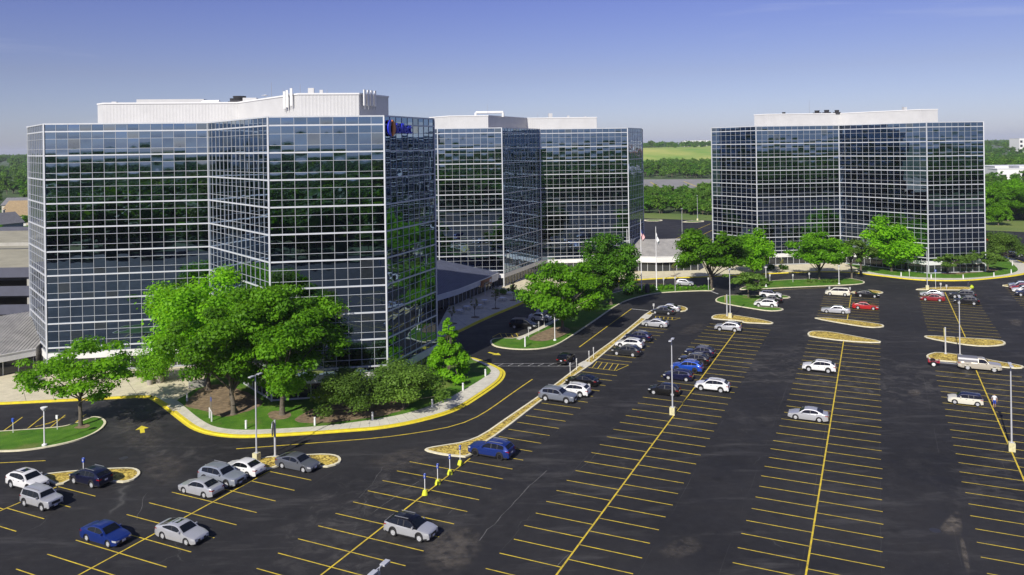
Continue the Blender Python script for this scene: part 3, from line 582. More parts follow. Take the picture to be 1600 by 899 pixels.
def tower(T, label, front, pent, ph_z, sign=False):
    r = empty('office_tower', (0, 0, 0), label=label, cat='office building')
    n = len(T); trng = random.Random(len(label))
    core = MB().prism(offset(T, .14), 0, ZT - .35); core.build('core', 'core', r)
    MB().fill(offset(T, .13), ZT - .34).build('roof', 'roofing', r)
    cand = []; rest = []
    for k in range(n):
        a, b = T[k], T[(k + 1) % n]; d = b - a; L = d.length; d = d / L; nn = Vector((d.y, -d.x)); bays = max(1, round(L / PW)); w = L / bays
        E3 = Vector((d.x, d.y, 0)); N3 = Vector((nn.x, nn.y, 0)); O = Vector((a.x, a.y, 0)); Z3 = Vector((0, 0, 1))
        rows = [(ZB - .8, ZB)]; z = ZB
        for s in range(9):
            for h in ROWH: rows.append((z, z + h)); z += h
        rows.append((ZR, ZT))
        if k in front:
            for i in range(bays):
                for (z0, z1) in rows:
                    c = O + E3 * (w * (i + .5)) + Z3 * ((z0 + z1) / 2)
                    if z0 < ZB - .1: rest.append((c, w, z1 - z0, d, nn)); continue
                    q = [proj(c + E3 * sx * w / 2 + Z3 * sz * (z1 - z0) / 2) for sx, sz in ((-1, -1), (1, -1), (1, 1), (-1, 1))]
                    cand.append((abs(area(q)), c, w, z1 - z0, d, nn))
        else:
            rest += [(O + E3 * (L / 2) + Z3 * ((z0 + z1) / 2), L, z1 - z0, d, nn) for z0, z1 in rows]
        fr = MB()
        for i in range(bays + 1):
            t = w * i; hw = .025
            if 0 < i < bays: fr.obox(O + E3 * (t - hw) + N3 * -.06 + Z3 * (ZB - .8), E3 * 2 * hw, N3 * .105, Z3 * (ZT - ZB + .78))
        for (z0, z1) in rows[2:-1]:
            if abs(((z0 - ZB) / ST) - round((z0 - ZB) / ST)) > .05: fr.obox(O + N3 * -.06 + Z3 * (z0 - .025), E3 * L, N3 * .098, Z3 * .05)
        fr.build('mullion', 'frame', r)
        bd = MB()
        for s in range(10): bd.obox(O - E3 * .02 + N3 * -.06 + Z3 * (ZB + ST * s - .10), E3 * (L + .04), N3 * .145, Z3 * .20)
        bd.obox(O - E3 * .03 + N3 * -.5 + Z3 * (ZT - .02), E3 * (L + .06), N3 * .6, Z3 * .2)
        bd.build('floor_band', 'band', r)
        po = MB(); po.obox(O - E3 * .11 - N3 * .06 + Z3 * 0, E3 * .22, N3 * .225, Z3 * (ZT + .1)); po.build('corner_post', 'band', r)
        fa = MB(); fa.obox(O - E3 * .01 + N3 * -.1 + Z3 * 2.2, E3 * (L + .02), N3 * .2, Z3 * (ZB - .8 - 2.2)); fa.build('fascia', 'fascia', r)
        sg = MB(); sg.quad(O - N3 * .10, O + E3 * L - N3 * .10, O + E3 * L - N3 * .10 + Z3 * 2.2, O - N3 * .10 + Z3 * 2.2); sg.build('storefront', 'shop_glass', r)
        sm = MB()
        for i in range(bays + 1): sm.obox(O + E3 * (w * i - .05) - N3 * .12 + Z3 * 0, E3 * .1, N3 * .12, Z3 * 2.2)
        sm.obox(O - N3 * .12, E3 * L, N3 * .14, Z3 * .32)
        sm.build('storefront_frame', 'frame', r)
    cand.sort(key=lambda c: -c[0])
    for ar_, c, w, h, d, nn in cand[:300]:
        me = get_pane(h, trng.randrange(5)); o = bpy.data.objects.new('pane', me); link(o, r)
        o.location = c - Vector((nn.x, nn.y, 0)) * .02
        o.rotation_euler = (R_(trng.gauss(0, .17)), 0, math.atan2(d.y, d.x) + R_(trng.gauss(0, .22)))
    V = []; F = []; ng = 3
    for item in [c[1:] for c in cand[300:]] + rest:
        c, w, h, d, nn = item; big = w > 3; m = 1 if big else ng; bul = 0 if big else trng.choice((.006, .0035, -.004, .002, .009)); tx, tz = trng.gauss(0, .003), trng.gauss(0, .004); i0 = len(V)
        for j in range(m + 1):
            for i in range(m + 1):
                aa, bb = i / m, j / m; off = -.02 + bul * 16 * aa * (1 - aa) * bb * (1 - bb) + tz * (aa - .5) * w * (not big) + tx * (bb - .5) * h
                p = Vector((c.x, c.y, c.z)); x = (aa - .5) * (w - .05); V.append((p.x + d.x * x + nn.x * off, p.y + d.y * x + nn.y * off, p.z + (bb - .5) * (h - .05)))
        for j in range(m):
            for i in range(m): q = i0 + j * (m + 1) + i; F.append((q, q + 1, q + m + 2, q + m + 1))
    me = bpy.data.meshes.new('panes'); me.from_pydata(V, [], F); me.materials.append(MATS['mirror_glass']); me.polygons.foreach_set('use_smooth', [True] * len(F)); me.update()
    o = bpy.data.objects.new('panes', me); link(o, r); o['kind'] = 'stuff'
    ph = MB(); corrugated(ph, pent, ZT - .4, ph_z); ph.fill(pent, ph_z - .1); ph.build('penthouse', 'penthouse', r)
    cp = MB(); oo = offset(pent, -.1); ii = offset(pent, .25)
    wall(cp, oo + [oo[0]], ph_z - .12, ph_z + .12); strip(cp, oo + [oo[0]], ii + [ii[0]], ph_z + .12); cp.build('coping', 'white_metal', r)
    return r
penA = offset(TA, 6.0); d0 = (TA[2] - TA[1]).normalized(); penA[0] += d0 * 4.0; penA[1] += d0 * 3.2
penB = offset(TB, 5.0); dB = (TB[4] - TB[3]).normalized(); penB[4] -= dB * 4.5; penB[5] -= dB * 7.0; penC = offset(TC, 5.0)
dC = (TC[2] - TC[1]).normalized(); penC[0] += dC * 4; penC[1] += dC * 2.5; penC[3] -= dC * 1.0; penC[4] -= dC * 6; penC[5] -= dC * 6
ta = tower(TA, 'mirror glass office tower carrying blue lettering at its roof corner', (0, 1, 2, 3, 4), penA, 41.9)
tb = tower(TB, 'mirror glass office tower joined to the low dark-roofed link building', (0, 1, 2, 3, 4), penB, 41.6)  # link building roof: dark from the tower's shade put into its colour
tc = tower(TC, 'mirror glass office tower standing alone beside the curving lawn', (0, 1, 2, 3), penC, 41.9)
# rooftop gear (parts of their tower)
def ray(px, py, Y):
    """point on the pixel's ray at depth Y"""
    D = cF + cR * ((px - CX) / FPX) + cU * ((CY - py) / FPX); return D * Y + Vector((0, 0, CAMH))
def antenna(parent, p, h=2.2, ang=0):
    m = MB(); m.box((p.x, p.y, p.z), .34, .2, h, ang); m.build('antenna', 'white_metal', parent)
    MB().tube((p.x, p.y + .3, p.z - .5), (p.x, p.y + .3, p.z + h + .1), .06, n=6).build('antenna_pole', 'galv', parent)
def at_wall(a, b, t, out): d = (b - a).normalized(); nn = Vector((d.y, -d.x)); return a.lerp(b, t) + nn * out
for t in (.84, .88, .94): q = at_wall(penA[2], penA[3], t, .45); antenna(ta, Vector((q.x, q.y, 40.1 + (t - .88) * 3)), 2.5)
for t in (.08, .2, .31, .43): q = at_wall(penA[4], penA[5], t, .5); antenna(ta, Vector((q.x, q.y, 40.2)), 2.3, R_(60))
def rooftop(parent, T_, items, z):
    for kind, px, dep, a, b, h in items:
        p = ray(px, 200, dep); x, y = p.x, p.y
        if kind == 'box': MB().box((x, y, z - .1), a, b, h + .1, R_(8)).build('roof_unit', 'penthouse', parent)
        if kind == 'fan':
            m = MB().box((x, y, z - .1), a, b, h * .5, R_(8)); m.lathe([(a * .35, h * .4), (a * .42, h), (a * .3, h)], 16, (x, y, z)); m.build('exhaust_fan', 'dark_metal', parent)
        if kind == 'mast': MB().tube((x, y, z - .2), (x, y, z + h), .05, .025, 6).build('mast', 'galv', parent)
        if kind == 'pipe': MB().tube((x - a / 2, y, z + h), (x + a / 2, y, z + h), .32, n=12).tube((x - a / 2, y, z - .1), (x - a / 2, y, z + h), .32, n=12).tube((x + a / 2, y, z - .1), (x + a / 2, y, z + h), .32, n=12).build('duct', 'white_metal', parent)
        if kind == 'dish': MB().lathe([(.02, .15), (a * .3, .05), (a * .5, .0), (a * .5, .03)], 16, (x, y, z + h)).tube((x, y, z - .1), (x, y, z + h), .05, n=6).build('dish', 'white_metal', parent)
rooftop(ta, TA, [('box', 272, 136, 11, 4, 1.0), ('fan', 375, 132, 2.6, 2.6, 1.2), ('mast', 425, 122, 0, 0, 2.6), ('mast', 470, 119, 0, 0, 2.0), ('box', 487, 122, .9, .8, 1.6), ('box', 520, 123, 4, 3, .4), ('box', 503, 122, .5, .5, 1.3), ('fan', 366, 133, 1.6, 1.6, .9), ('box', 392, 131, 2.2, 1.6, .8), ('mast', 443, 120, 0, 0, 1.5), ('box', 452, 121, 1.2, 1.0, .7), ('dish', 415, 124, 1.1, 0, .7), ('pipe', 330, 135, 3, 0, .5), ('box', 180, 134, .8, .8, .7), ('mast', 512, 120, 0, 0, 1.2)], 41.9)
rooftop(tb, TB, [('pipe', 765, 200, 7, 0, 1.1), ('mast', 762, 199, 0, 0, 3.2), ('box', 860, 222, 1.1, 1, 1.5), ('mast', 840, 221, 0, 0, 1.6), ('dish', 915, 222, 1.3, 0, .4), ('box', 888, 222, .6, .6, .8)], 41.6)
rooftop(tc, TC, [('mast', 1265, 224, 0, 0, 4.0), ('fan', 1277, 224, 1.7, 1.7, 1.0), ('fan', 1292, 224, 1.7, 1.7, 1.1), ('fan', 1308, 223, 1.5, 1.5, 1.0), ('fan', 1225, 228, 1.2, 1.2, .8), ('mast', 1410, 208, 0, 0, 1.4), ('box', 1414, 208, .8, .8, .9)], 41.9)
# small access penthouse step on tower A and framed hatch on tower B
d5h = (TA[5] - TA[4]).normalized(); q = penA[5]; MB().obox((q.x - 3.0, q.y - .5, ZT - .3), (d5h.x * 3, d5h.y * 3, 0), (-d5h.y * 3, d5h.x * 3, 0), (0, 0, 2.1)).build('stair_head', 'penthouse', ta)
# lettering on the shaded end of tower A
d5 = (TA[5] - TA[4]).normalized(); n5 = Vector((d5.y, -d5.x)); rz5 = math.atan2(d5.y, d5.x)
cu = bpy.data.curves.new('lettering', 'FONT'); cu.body = 'follett'; cu.size = 2.05; cu.extrude = .13; cu.align_x = 'LEFT'; cu.offset = .025
to = bpy.data.objects.new('tmp_text', cu); COL.objects.link(to); bpy.context.view_layer.update()
me = bpy.data.meshes.new_from_object(to.evaluated_get(bpy.context.evaluated_depsgraph_get())); bpy.data.objects.remove(to)
mat('sign_blue', (.02, .035, .62), .35); mat('sign_orange', (.75, .22, .03), .4)
me.materials.clear(); me.materials.append(MATS['sign_blue'])
sg = empty('facade_sign', (0, 0, 0), label='blue follett lettering with a round blue and orange emblem', cat='sign')
q = TA[4] + d5 * 2.75 + n5 * .28
lo = mo('lettering', me, sg, (q.x, q.y, 36.05), (R_(90), 0, rz5), (.98, 1, 1))
def disc_half(c, r, side, m, nm):
    mb = MB(); n = 14; pts = []
    for i in range(n + 1): t = -math.pi / 2 + math.pi * i / n; pts.append((side * r * .8 * math.cos(t) + side * .14, r * math.sin(t)))
    for i in range(n + 1): t = math.pi / 2 - math.pi * i / n; pts.append((side * r * .22 * math.cos(t) + side * .14, r * .8 * math.sin(t)))
    for o_ in (0, .26):
        mb2 = [(c + d5 * x + n5 * o_, y) for x, y in pts]
        i0 = len(mb.v); mb.v += [(p.x, p.y, 36.75 + y) for p, y in mb2]
    L_ = len(pts)
    for i in range(L_): mb.f.append((i, (i + 1) % L_, L_ + (i + 1) % L_, L_ + i))
    for i in range(n): mb.f.append((L_ + i, L_ + i + 1, L_ + L_ - 2 - i, L_ + L_ - 1 - i)); mb.f.append((i, L_ - 1 - i, L_ - 2 - i, i + 1))
    mb.build(nm, m, sg)
q = TA[4] + d5 * 1.6 + n5 * .14
disc_half(q, 1.15, -1, 'sign_blue', 'emblem'); disc_half(q, 1.15, 1, 'sign_orange', 'emblem')

# ================================================================ LINK PAVILIONS, GARAGE
def pavilion(front, depth, eave, ridge, label, seam=.55, fas=1.1, rm='seam_roof'):
    r = empty('link_pavilion', (0, 0, 0), label=label, cat='building'); D = Vector(depth); n = len(front); F_ = [Vector(p[:2]) for p in front]; B2 = [p + D for p in F_]
    rf = MB()
    for k in range(n - 1): rf.quad((*F_[k], eave), (*F_[k + 1], eave), (*B2[k + 1], ridge), (*B2[k], ridge))
    rf.quad((*F_[0], eave), (*B2[0], ridge), (*B2[0], 0), (*F_[0], 0)); rf.quad((*F_[-1], 0), (*B2[-1], 0), (*B2[-1], ridge), (*F_[-1], eave))
    roof = rf.build('roof', rm, r)
    fa = MB(); gl = MB(); mu = MB()
    for k in range(n - 1):
        a, b = F_[k], F_[k + 1]; d = (b - a).normalized(); L = (b - a).length; nn = Vector((d.y, -d.x)); m = int(L / seam)
        E3, N3, Z3 = Vector((d.x, d.y, 0)), Vector((nn.x, nn.y, 0)), Vector((0, 0, 1))
        for i in range(m + 1):
            t = i / max(1, m); p0 = Vector((*a.lerp(b, t), eave + .005)); p1 = Vector((*B2[k].lerp(B2[k + 1], t), ridge + .005)); sl = p1 - p0
            sb = MB().obox(p0 - E3 * .03, E3 * .06, sl, Z3 * .07); sb.build('roof_seam', rm, roof)
        fa.obox(Vector((*a, eave - fas)) - N3 * .3, E3 * L, N3 * .38, Z3 * (fas - .01))
        gl.quad(Vector((*a, .1)) - N3 * 1.0, Vector((*b, .1)) - N3 * 1.0, Vector((*b, eave - fas + .1)) - N3 * 1.0, Vector((*a, eave - fas + .1)) - N3 * 1.0)
        mm = int(L / 1.9)
        for i in range(mm + 1): mu.obox(Vector((*a.lerp(b, i / max(1, mm)), .05)) - N3 * 1.0 - E3 * .06, E3 * .12, N3 * .12, Z3 * (eave - fas))
        cb = MB(); cb.obox(Vector((*a, eave - .02)) + N3 * .06, E3 * L, N3 * .12, Z3 * .12); cb.build('gutter', 'white_metal', r)
    fa.build('fascia', 'fascia', r); gl.build('storefront', 'shop_glass', r); mu.build('storefront_frame', 'frame', r)
    return r
def XY(*pts): return [P(*p) for p in pts]
mat('shade_toned_roof', (.10, .11, .155), .5, .2, var=.15, scale=.5)  # link building roof: the tower's shade is put into this colour
pav1 = pavilion(XY((-95, 611), (8, 590), (56, 580)), (-3, 17), 3.5, 7.0, 'low metal-roofed pavilion between the parking deck and a glass tower')
pav2 = pavilion(XY((640, 503), (716, 478), (779, 450)), (-6, 19), 3.5, 7.0, 'low link building with a shade-toned roof and a red-brown shop sign', rm='shade_toned_roof')
pav3 = pavilion(XY((983, 425), (1026, 426), (1092, 424)), (1, 13), 4.1, 7.2, 'low white-fascia link pavilion behind the flagpoles', fas=1.5)
a, b = Vector(P(752, 462)[:2]), Vector(P(772, 453)[:2]); d = (b - a).normalized(); nn = Vector((d.y, -d.x)); a = Vector(P(716, 478)[:2]); b2 = Vector(P(779, 450)[:2]); d = (b2 - a).normalized(); nn = Vector((d.y, -d.x)); L = (b2 - a).length
mat('sign_red', (.24, .065, .03), .6, var=.1, scale=2)
def on_fascia(t0, t1, z0, z1, out, m, nm, th=.08): q = a + d * (L * t0) + nn * out; MB().obox((q.x, q.y, z0), (d.x * L * (t1 - t0), d.y * L * (t1 - t0), 0), (nn.x * th, nn.y * th, 0), (0, 0, z1 - z0)).build(nm, m, pav2)
on_fascia(.52, .8, 1.9, 3.35, .1, 'sign_red', 'sign_panel'); on_fascia(.80, .97, 2.0, 3.55, .1, 'white_metal', 'sign_panel')
on_fascia(.53, .64, 2.35, 3.0, .9, 'dark_metal', 'blade_sign', .1); on_fascia(.545, .625, 2.6, 2.7, 1.005, 'white_paint', 'sign_text', .02); on_fascia(.74, .79, 2.3, 3.0, .19, 'white_metal', 'sign_mark', .02)
q = a + d * (L * .52) + nn * 1.2; MB().tube((q.x, q.y, .1), (q.x, q.y, 2.6), .09, n=10).build('post', 'aluminium', pav2)

mat('dark_parapet', (.085, .09, .12), .8, var=.1, scale=.5)  # dark blue-grey tone for the front and back parapets
gr = empty('parking_garage', (0, 0, 0), label='concrete parking deck with dark open levels', cat='parking garage')
gx0, gx1, gy0, gy1 = -230, -78, 152, 236
for k, z in enumerate((3.4, 7.0, 10.6)):
    MB().obox((gx0, gy0, z - .5), (gx1 - gx0, 0, 0), (0, gy1 - gy0, 0), (0, 0, .5)).build('deck', 'deck', gr)
    MB().obox((gx0, gy0 - .25, z - .7), (gx1 - gx0, 0, 0), (0, .25, 0), (0, 0, 1.9)).build('parapet', 'dark_parapet', gr)
    MB().obox((gx0, gy1, z - .7), (gx1 - gx0, 0, 0), (0, .25, 0), (0, 0, 1.9)).build('parapet', 'dark_parapet', gr)
for i in range(13): MB().obox((gx0 + 3 + i * 12, gy0 + .3, 0), (.7, 0, 0), (0, .7, 0), (0, 0, 10.1)).build('column', 'concrete', gr)
MB().obox((gx0, gy0 + 14, 0), (gx1 - gx0, 0, 0), (0, .3, 0), (0, 0, 10)).build('inner_wall', 'concrete', gr)
MB().obox((gx0, 190, 11.5), (gx1 - gx0, 0, 0), (0, .3, 0), (0, 0, .8)).build('parapet', 'concrete', gr)

# ================================================================ TREES
def leaves_mesh(name, C, Rr, flat, n, size, seed, mname, up=.8):
    """C: clump centres (k,3); leaf quads through each clump"""
    g = np.random.default_rng(seed); k = len(C); w = Rr ** 2.2; idx = g.choice(k, n, p=w / w.sum())
    d = g.normal(size=(n, 3)); d /= np.linalg.norm(d, axis=1, keepdims=True)
    rad = (g.random(n) ** .45)[:, None] * (1 + .25 * g.normal(size=(n, 1)) * (g.random((n, 1)) < .25))
    pos = C[idx] + d * rad * Rr[idx][:, None] * np.array([1, 1, flat])
    nr = d * .7 + np.array([0, 0, up]) + g.normal(size=(n, 3)) * .45; nr /= np.linalg.norm(nr, axis=1, keepdims=True)
    t = np.cross(nr, g.normal(size=(n, 3))); t /= np.linalg.norm(t, axis=1, keepdims=True); b = np.cross(nr, t)
    s = size * g.uniform(.4, 1.5, (n, 1)); L = t * s; Wd = b * s * .42
    V = np.empty((n, 4, 3)); V[:, 0] = pos - L * .5; V[:, 1] = pos + Wd - nr * s * .08; V[:, 2] = pos + L * .5; V[:, 3] = pos - Wd - nr * s * .08
    me = bpy.data.meshes.new(name); me.vertices.add(4 * n); me.vertices.foreach_set('co', V.reshape(-1)); me.loops.add(4 * n); me.loops.foreach_set('vertex_index', np.arange(4 * n, dtype=np.int32))
    me.polygons.add(n); me.polygons.foreach_set('loop_start', np.arange(0, 4 * n, 4, dtype=np.int32)); me.polygons.foreach_set('loop_total', np.full(n, 4, dtype=np.int32))
    me.update(calc_edges=True)
    tone = g.random(k); r = np.clip(tone[idx] * .55 + g.random(n) * .5 - .03, 0, 1)
    at = me.attributes.new('rnd', 'FLOAT', 'FACE'); at.data.foreach_set('value', r.astype(np.float32)); me.materials.append(MATS[mname]); return me
def tree_data(seed, H, R, style, n, size, mname, stem=None, clumps=None):
    g = np.random.default_rng(seed); C = []; Rr = []
    z0 = {'locust': .13, 'round': .10, 'cone': .10, 'shrub': .12, 'flat': .26, 'sparse': .3}[style] * H
    k = clumps or {'locust': 58, 'round': 70, 'cone': 60, 'shrub': 30, 'flat': 26, 'sparse': 14}[style]
    while len(C) < k:
        d = g.normal(size=3); d /= np.linalg.norm(d); rr = g.random() ** .4
        if style == 'cone':
            t = g.random() ** 1.4; z = z0 + t * (H - z0) * .97; ra = R * (1 - t) ** .8 * (.55 + .4 * g.random()) + .15; a = g.random() * 6.283; C.append((ra * np.cos(a), ra * np.sin(a), z)); Rr.append(R * .27 * (1.15 - .75 * t)); continue
        p = d * rr; zc = (z0 + H) / 2; hz = (H - z0) / 2
        if p[2] < -.35 and g.random() < .3: continue
        wob = 1 + .16 * np.sin(3 * np.arctan2(p[1], p[0]) + seed) + .1 * np.sin(5 * np.arctan2(p[1], p[0]) + 2 * seed)
        x, y, z = p[0] * R * .92 * wob, p[1] * R * .92 * wob, zc + p[2] * hz * .88
        if style in ('locust', 'flat') and p[2] < 0: z = zc + p[2] * hz * .86
        C.append((x, y, z)); Rr.append(R * {'locust': .25, 'round': .26, 'shrub': .30, 'flat': .22, 'sparse': .25}[style] * g.uniform(.6, 1.25))
    C = np.array(C); Rr = np.array(Rr)
    flat = {'locust': .50, 'round': .75, 'cone': .6, 'shrub': .75, 'flat': .38, 'sparse': .8}[style]
    crown = leaves_mesh('crown', C, Rr, flat, n, size, seed + 1, mname)
    tr = MB(); r0 = (.015 * H + .05) if stem is None else stem; top = z0 + (H - z0) * (.85 if style == 'cone' else .4)
    bend = [(0, 0, -.05), (g.normal() * .05, g.normal() * .05, z0 * .5), (g.normal() * .12, g.normal() * .12, z0), (g.normal() * .25, g.normal() * .25, top)]
    rad = [r0 * 1.25, r0, r0 * .9, r0 * .3]
    tr.tube((0, 0, -.08), (0, 0, .25), r0 * 1.6, r0 * 1.1, 9, False)
    for i in range(3): tr.tube(bend[i], bend[i + 1], rad[i], rad[i + 1], 9, False)
    lim = g.choice(len(C), min(len(C), 16), replace=False)
    for i in lim:
        t = g.uniform(.75, 1.15); s = Vector(bend[2]).lerp(Vector(bend[3]), max(0, t - .8)) if t > .8 else Vector(bend[1]).lerp(Vector(bend[2]), t / .8 * .9 + .1); e = Vector(C[i]); m = s.lerp(e, .5) + Vector((0, 0, .06 * H * g.random()))
        tr.tube(s, m, r0 * .42, r0 * .26, 6, False); tr.tube(m, e, r0 * .26, r0 * .08, 5, False)
    return crown, tr.mesh('trunk', 'bark', 50)
def plant_tree(p, data, label, name='tree', cat='tree', rz=0, sc=(1, 1, 1), group=None, z=KH - .01):
    r = empty(name, (p[0], p[1], z), rz, label, cat, group); r.scale = sc
    mo('trunk', data[1], r); mo('crown', data[0], r); return r
TD = {}
TD['big1'] = tree_data(11, 17.6, 8.4, 'locust', 38000, .33, 'leaf_locust'); TD['big2'] = tree_data(12, 17, 8.4, 'locust', 38000, .33, 'leaf_locust')
TD['bright'] = tree_data(13, 17.5, 8.4, 'round', 36000, .38, 'leaf_bright'); TD['left'] = tree_data(14, 10.0, 6.9, 'flat', 10500, .30, 'leaf_bright', clumps=44)
TD['cone'] = tree_data(15, 9.2, 3.3, 'cone', 9500, .36, 'leaf_bright'); TD['crab'] = tree_data(16, 6.2, 5.0, 'shrub', 19000, .22, 'leaf_olive')
TD['mid'] = tree_data(17, 13.8, 8.6, 'locust', 24000, .42, 'leaf_locust'); TD['midd'] = tree_data(18, 15.5, 6.4, 'round', 18000, .40, 'leaf_dark')
TD['far'] = tree_data(19, 14.4, 8.2, 'locust', 16000, .5, 'leaf_locust'); TD['farb'] = tree_data(20, 13.4, 6.8, 'round', 13000, .5, 'leaf_bright'); TD['thin'] = tree_data(21, 11, 4.0, 'sparse', 3000, .42, 'leaf_olive')
TD['low'] = tree_data(22, 5.2, 4.6, 'flat', 5500, .36, 'leaf_olive'); TD['sap'] = tree_data(23, 4.4, 1.0, 'sparse', 260, .22, 'leaf_sparse', stem=.05)
def TR(px, py, key, label, sc=1, rz=0, wide=1, **k): plant_tree(P(px, py, KH), TD[key], label, sc=(sc * wide, sc * wide, sc), rz=rz, **k)
TR(326, 609, 'bright', 'tall bright green tree beside the planters, behind two darker trees', 1.03, .3, .98)
TR(365, 647, 'big1', 'tall locust tree beside the white directional sign posts', 1.03, 1.1, .98)
TR(441, 648, 'big2', 'tall locust tree in a round bare-soil ring on the lawn', 1.03, 2.2, 1.0)
TR(126, 665, 'left', 'broad open tree on the lawn island by the accessible stalls', 1.06, .6, 1.05)
TR(702, 594, 'cone', 'young bright green cone-shaped tree on the lawn', 1.0)
TR(545, 648, 'crab', 'low twin-stem ornamental tree at the foot of the glass tower', .86, .4, 1.25); TR(630, 638, 'crab', 'low spreading ornamental tree shading the lawn by a glass tower', .9, 2.0, 1.3)
TR(880, 517, 'mid', 'broad locust tree in a soil bed beside the lantern post', 1.0, .9); TR(955, 476, 'midd', 'tall dark dense tree behind the broad locust', 1.02, .2, 1.05); TR(925, 480, 'midd', 'shorter dark tree between the locust and the tall dense tree', .68, 2.2, 1.3)
TR(1111, 451, 'far', 'wide locust tree by the entrance between flagpoles and far lawn', 1.04, 1.9, 1.1); TR(1177, 428, 'farb', 'bright green tree on the plaza beside the wide locust', .86, .5, 1.1)
TR(1169, 464, 'low', 'small dark tree on the grass island by three parked cars', 1.1, .8); TR(1280, 437, 'far', 'mid green tree shading the strip in front of the far tower', .86, .1, 1.05)
TR(1331, 435, 'thin', 'thin sparse tree at the tip of the far grass strip', 1.0, 1); TR(1393, 424, 'farb', 'bright round tree against the far glass tower', 1.06, 2.6, 1.12)
TR(1345, 428, 'thin', 'thin leafy tree beside the bright round tree', .9, 2.5, 1.3)
TR(1481, 427, 'low', 'low flat-topped tree in soil closest to the blue post sign', 1.05, .3); TR(1521, 425, 'low', 'low flat-topped tree in soil between two others by the lone tower', 1.2, 1.4); TR(1544, 423, 'low', 'low flat-topped tree in soil closest to the curving sidewalk', 1.15, 2.4); TR(1566, 408, 'crab', 'dark bushy tree beside the curving far sidewalk', 1.25, 1)
for i, (x, y, s) in enumerate(((742.5, 496, 1), (774.5, 482.5, 1.1), (802.5, 469.5, 1.1), (992, 424, 1), (1053, 431.5, .9), (1222, 424, .9), (707, 506, .9))):
    TR(x, y, 'sap', ['sapling in a mulch ring beside the cafe tables', 'sapling in a mulch ring at the middle of the shaded plaza', 'sapling in a mulch ring at the sunlit plaza edge', 'sapling at the corner of the white-fascia pavilion', 'sapling on the plaza in front of the white-fascia pavilion', 'sapling on the plaza in front of the far tower', 'sapling at the shaded foot of the near tower'][i], s, i, name='sapling', group='plaza saplings')
    c = P(x, y, KH); struct(MB().fill([(c.x + .9 * math.cos(t * .6283), c.y + .9 * math.sin(t * .6283)) for t in range(10)], KH + .02).build('soil_bed', 'soil'))
# shrubs and hedges
def bush(p, rx, ry, h, label, m='leaf_dark', n=1600, name='hedge', cat='hedge', rz=0, z=KH - .01, size=.2, seed=1, group=None):
    g = np.random.default_rng(seed); k = max(5, int(rx * ry * 3)); C = np.column_stack([g.uniform(-rx * .85, rx * .85, k), g.uniform(-ry * .85, ry * .85, k), g.uniform(.35 * h, .72 * h, k)]); Rr = np.full(k, min(min(rx, ry) * .8, .5 * h)) * g.uniform(.7, 1.1, k)
    o = bpy.data.objects.new(name, leaves_mesh(name, C, Rr, 1.0 if h < 2 else .9, n, size, seed, m)); link(o); o.location = (p[0], p[1], z); o.rotation_euler = (0, 0, rz); return tag(o, label, cat, group)
bush(P(45, 596, 0), 1.6, 1.2, 1.6, 'rounded green shrub at the pavilion corner', seed=2, name='shrub', cat='shrub')
bush(P(195, 592, 0), 4.5, .7, 1.1, 'clipped dark hedge along the near tower front', rz=R_(9), seed=3, n=2600)
bush(P(1205, 423, 0), 5, .9, 1.3, 'clipped hedge at the foot of the far tower', rz=R_(5), seed=4, n=2000, size=.3)
bush(P(1000, 456, 0), 2.2, 1.6, 1.1, 'shrubs beside the outer flagpole and dark kiosk', seed=5, n=1500, size=.3); bush(P(1040, 453, 0), 5.5, 1.5, .9, 'low shrub bed in front of the flagpoles', rz=R_(-4), seed=6, n=2600, size=.28, m='leaf_locust')
bush(P(1090, 452.5, 0), 4, 1.2, .8, 'low shrub bed by the wide locust tree', seed=7, n=1800, size=.28); bush(P(988, 461, 0), 3, 1.8, 1.0, 'dark shrubs at the bend of the lawn island', seed=8, n=1800, size=.28)
bush(P(1185, 447, 0), 3, 1.2, 1.1, 'dark shrubs on the strip behind the small island tree', seed=9, n=1500, size=.3); bush(P(1285, 442, 0), 5, 1.2, .7, 'low dark ground shrubs under the mid green tree', seed=10, n=1800, size=.28, m='leaf_olive')
bush(P(790, 459, 0), 4, .9, 1.2, 'shaded hedge beside the link building entrance', rz=R_(60), seed=12, n=1500, size=.28)
def planter(px, py, h, r, label, bh, br):
    c = P(px, py, KH); o = empty('planter', (c.x, c.y, KH + .002), label=label, cat='planter', group='stone planters')
    MB().lathe([(r * .72, 0), (r, h), (r * .9, h), (r * .86, h - .1), (.01, h - .1)], 18).build('pot', 'terracotta', o, 40)
    if bh:
        g = np.random.default_rng(int(px)); C = np.column_stack([g.normal(0, br * .35, 14), g.normal(0, br * .35, 14), h + br * .75 + g.normal(0, br * .35, 14)]); mo('shrub', leaves_mesh('shrub', C, np.full(14, br * .6), 1, 4600, .2, int(px), 'leaf_bright'), o); MB().tube((0, 0, h - .2), (0, 0, h + bh * .5), .08, n=6).build('stem', 'bark', o)
planter(249, 598, 1.15, .75, 'large grey stone planter with a big shrub on the plaza', 1.5, 2.2); planter(232, 597, 1.0, .55, 'tall narrow stone planter with a round bright shrub', 1.5, 1.9); planter(234.5, 601, .75, .5, 'small stone pot at the foot of the taller planters', .4, .45)

# ================================================================ CARS
def interp(pr, x):
    for k in range(len(pr) - 1):
        if x <= pr[k + 1][0]: t = (x - pr[k][0]) / max(1e-6, pr[k + 1][0] - pr[k][0]); return pr[k][1] + (pr[k + 1][1] - pr[k][1]) * max(0, min(1, t))
    return pr[-1][1]
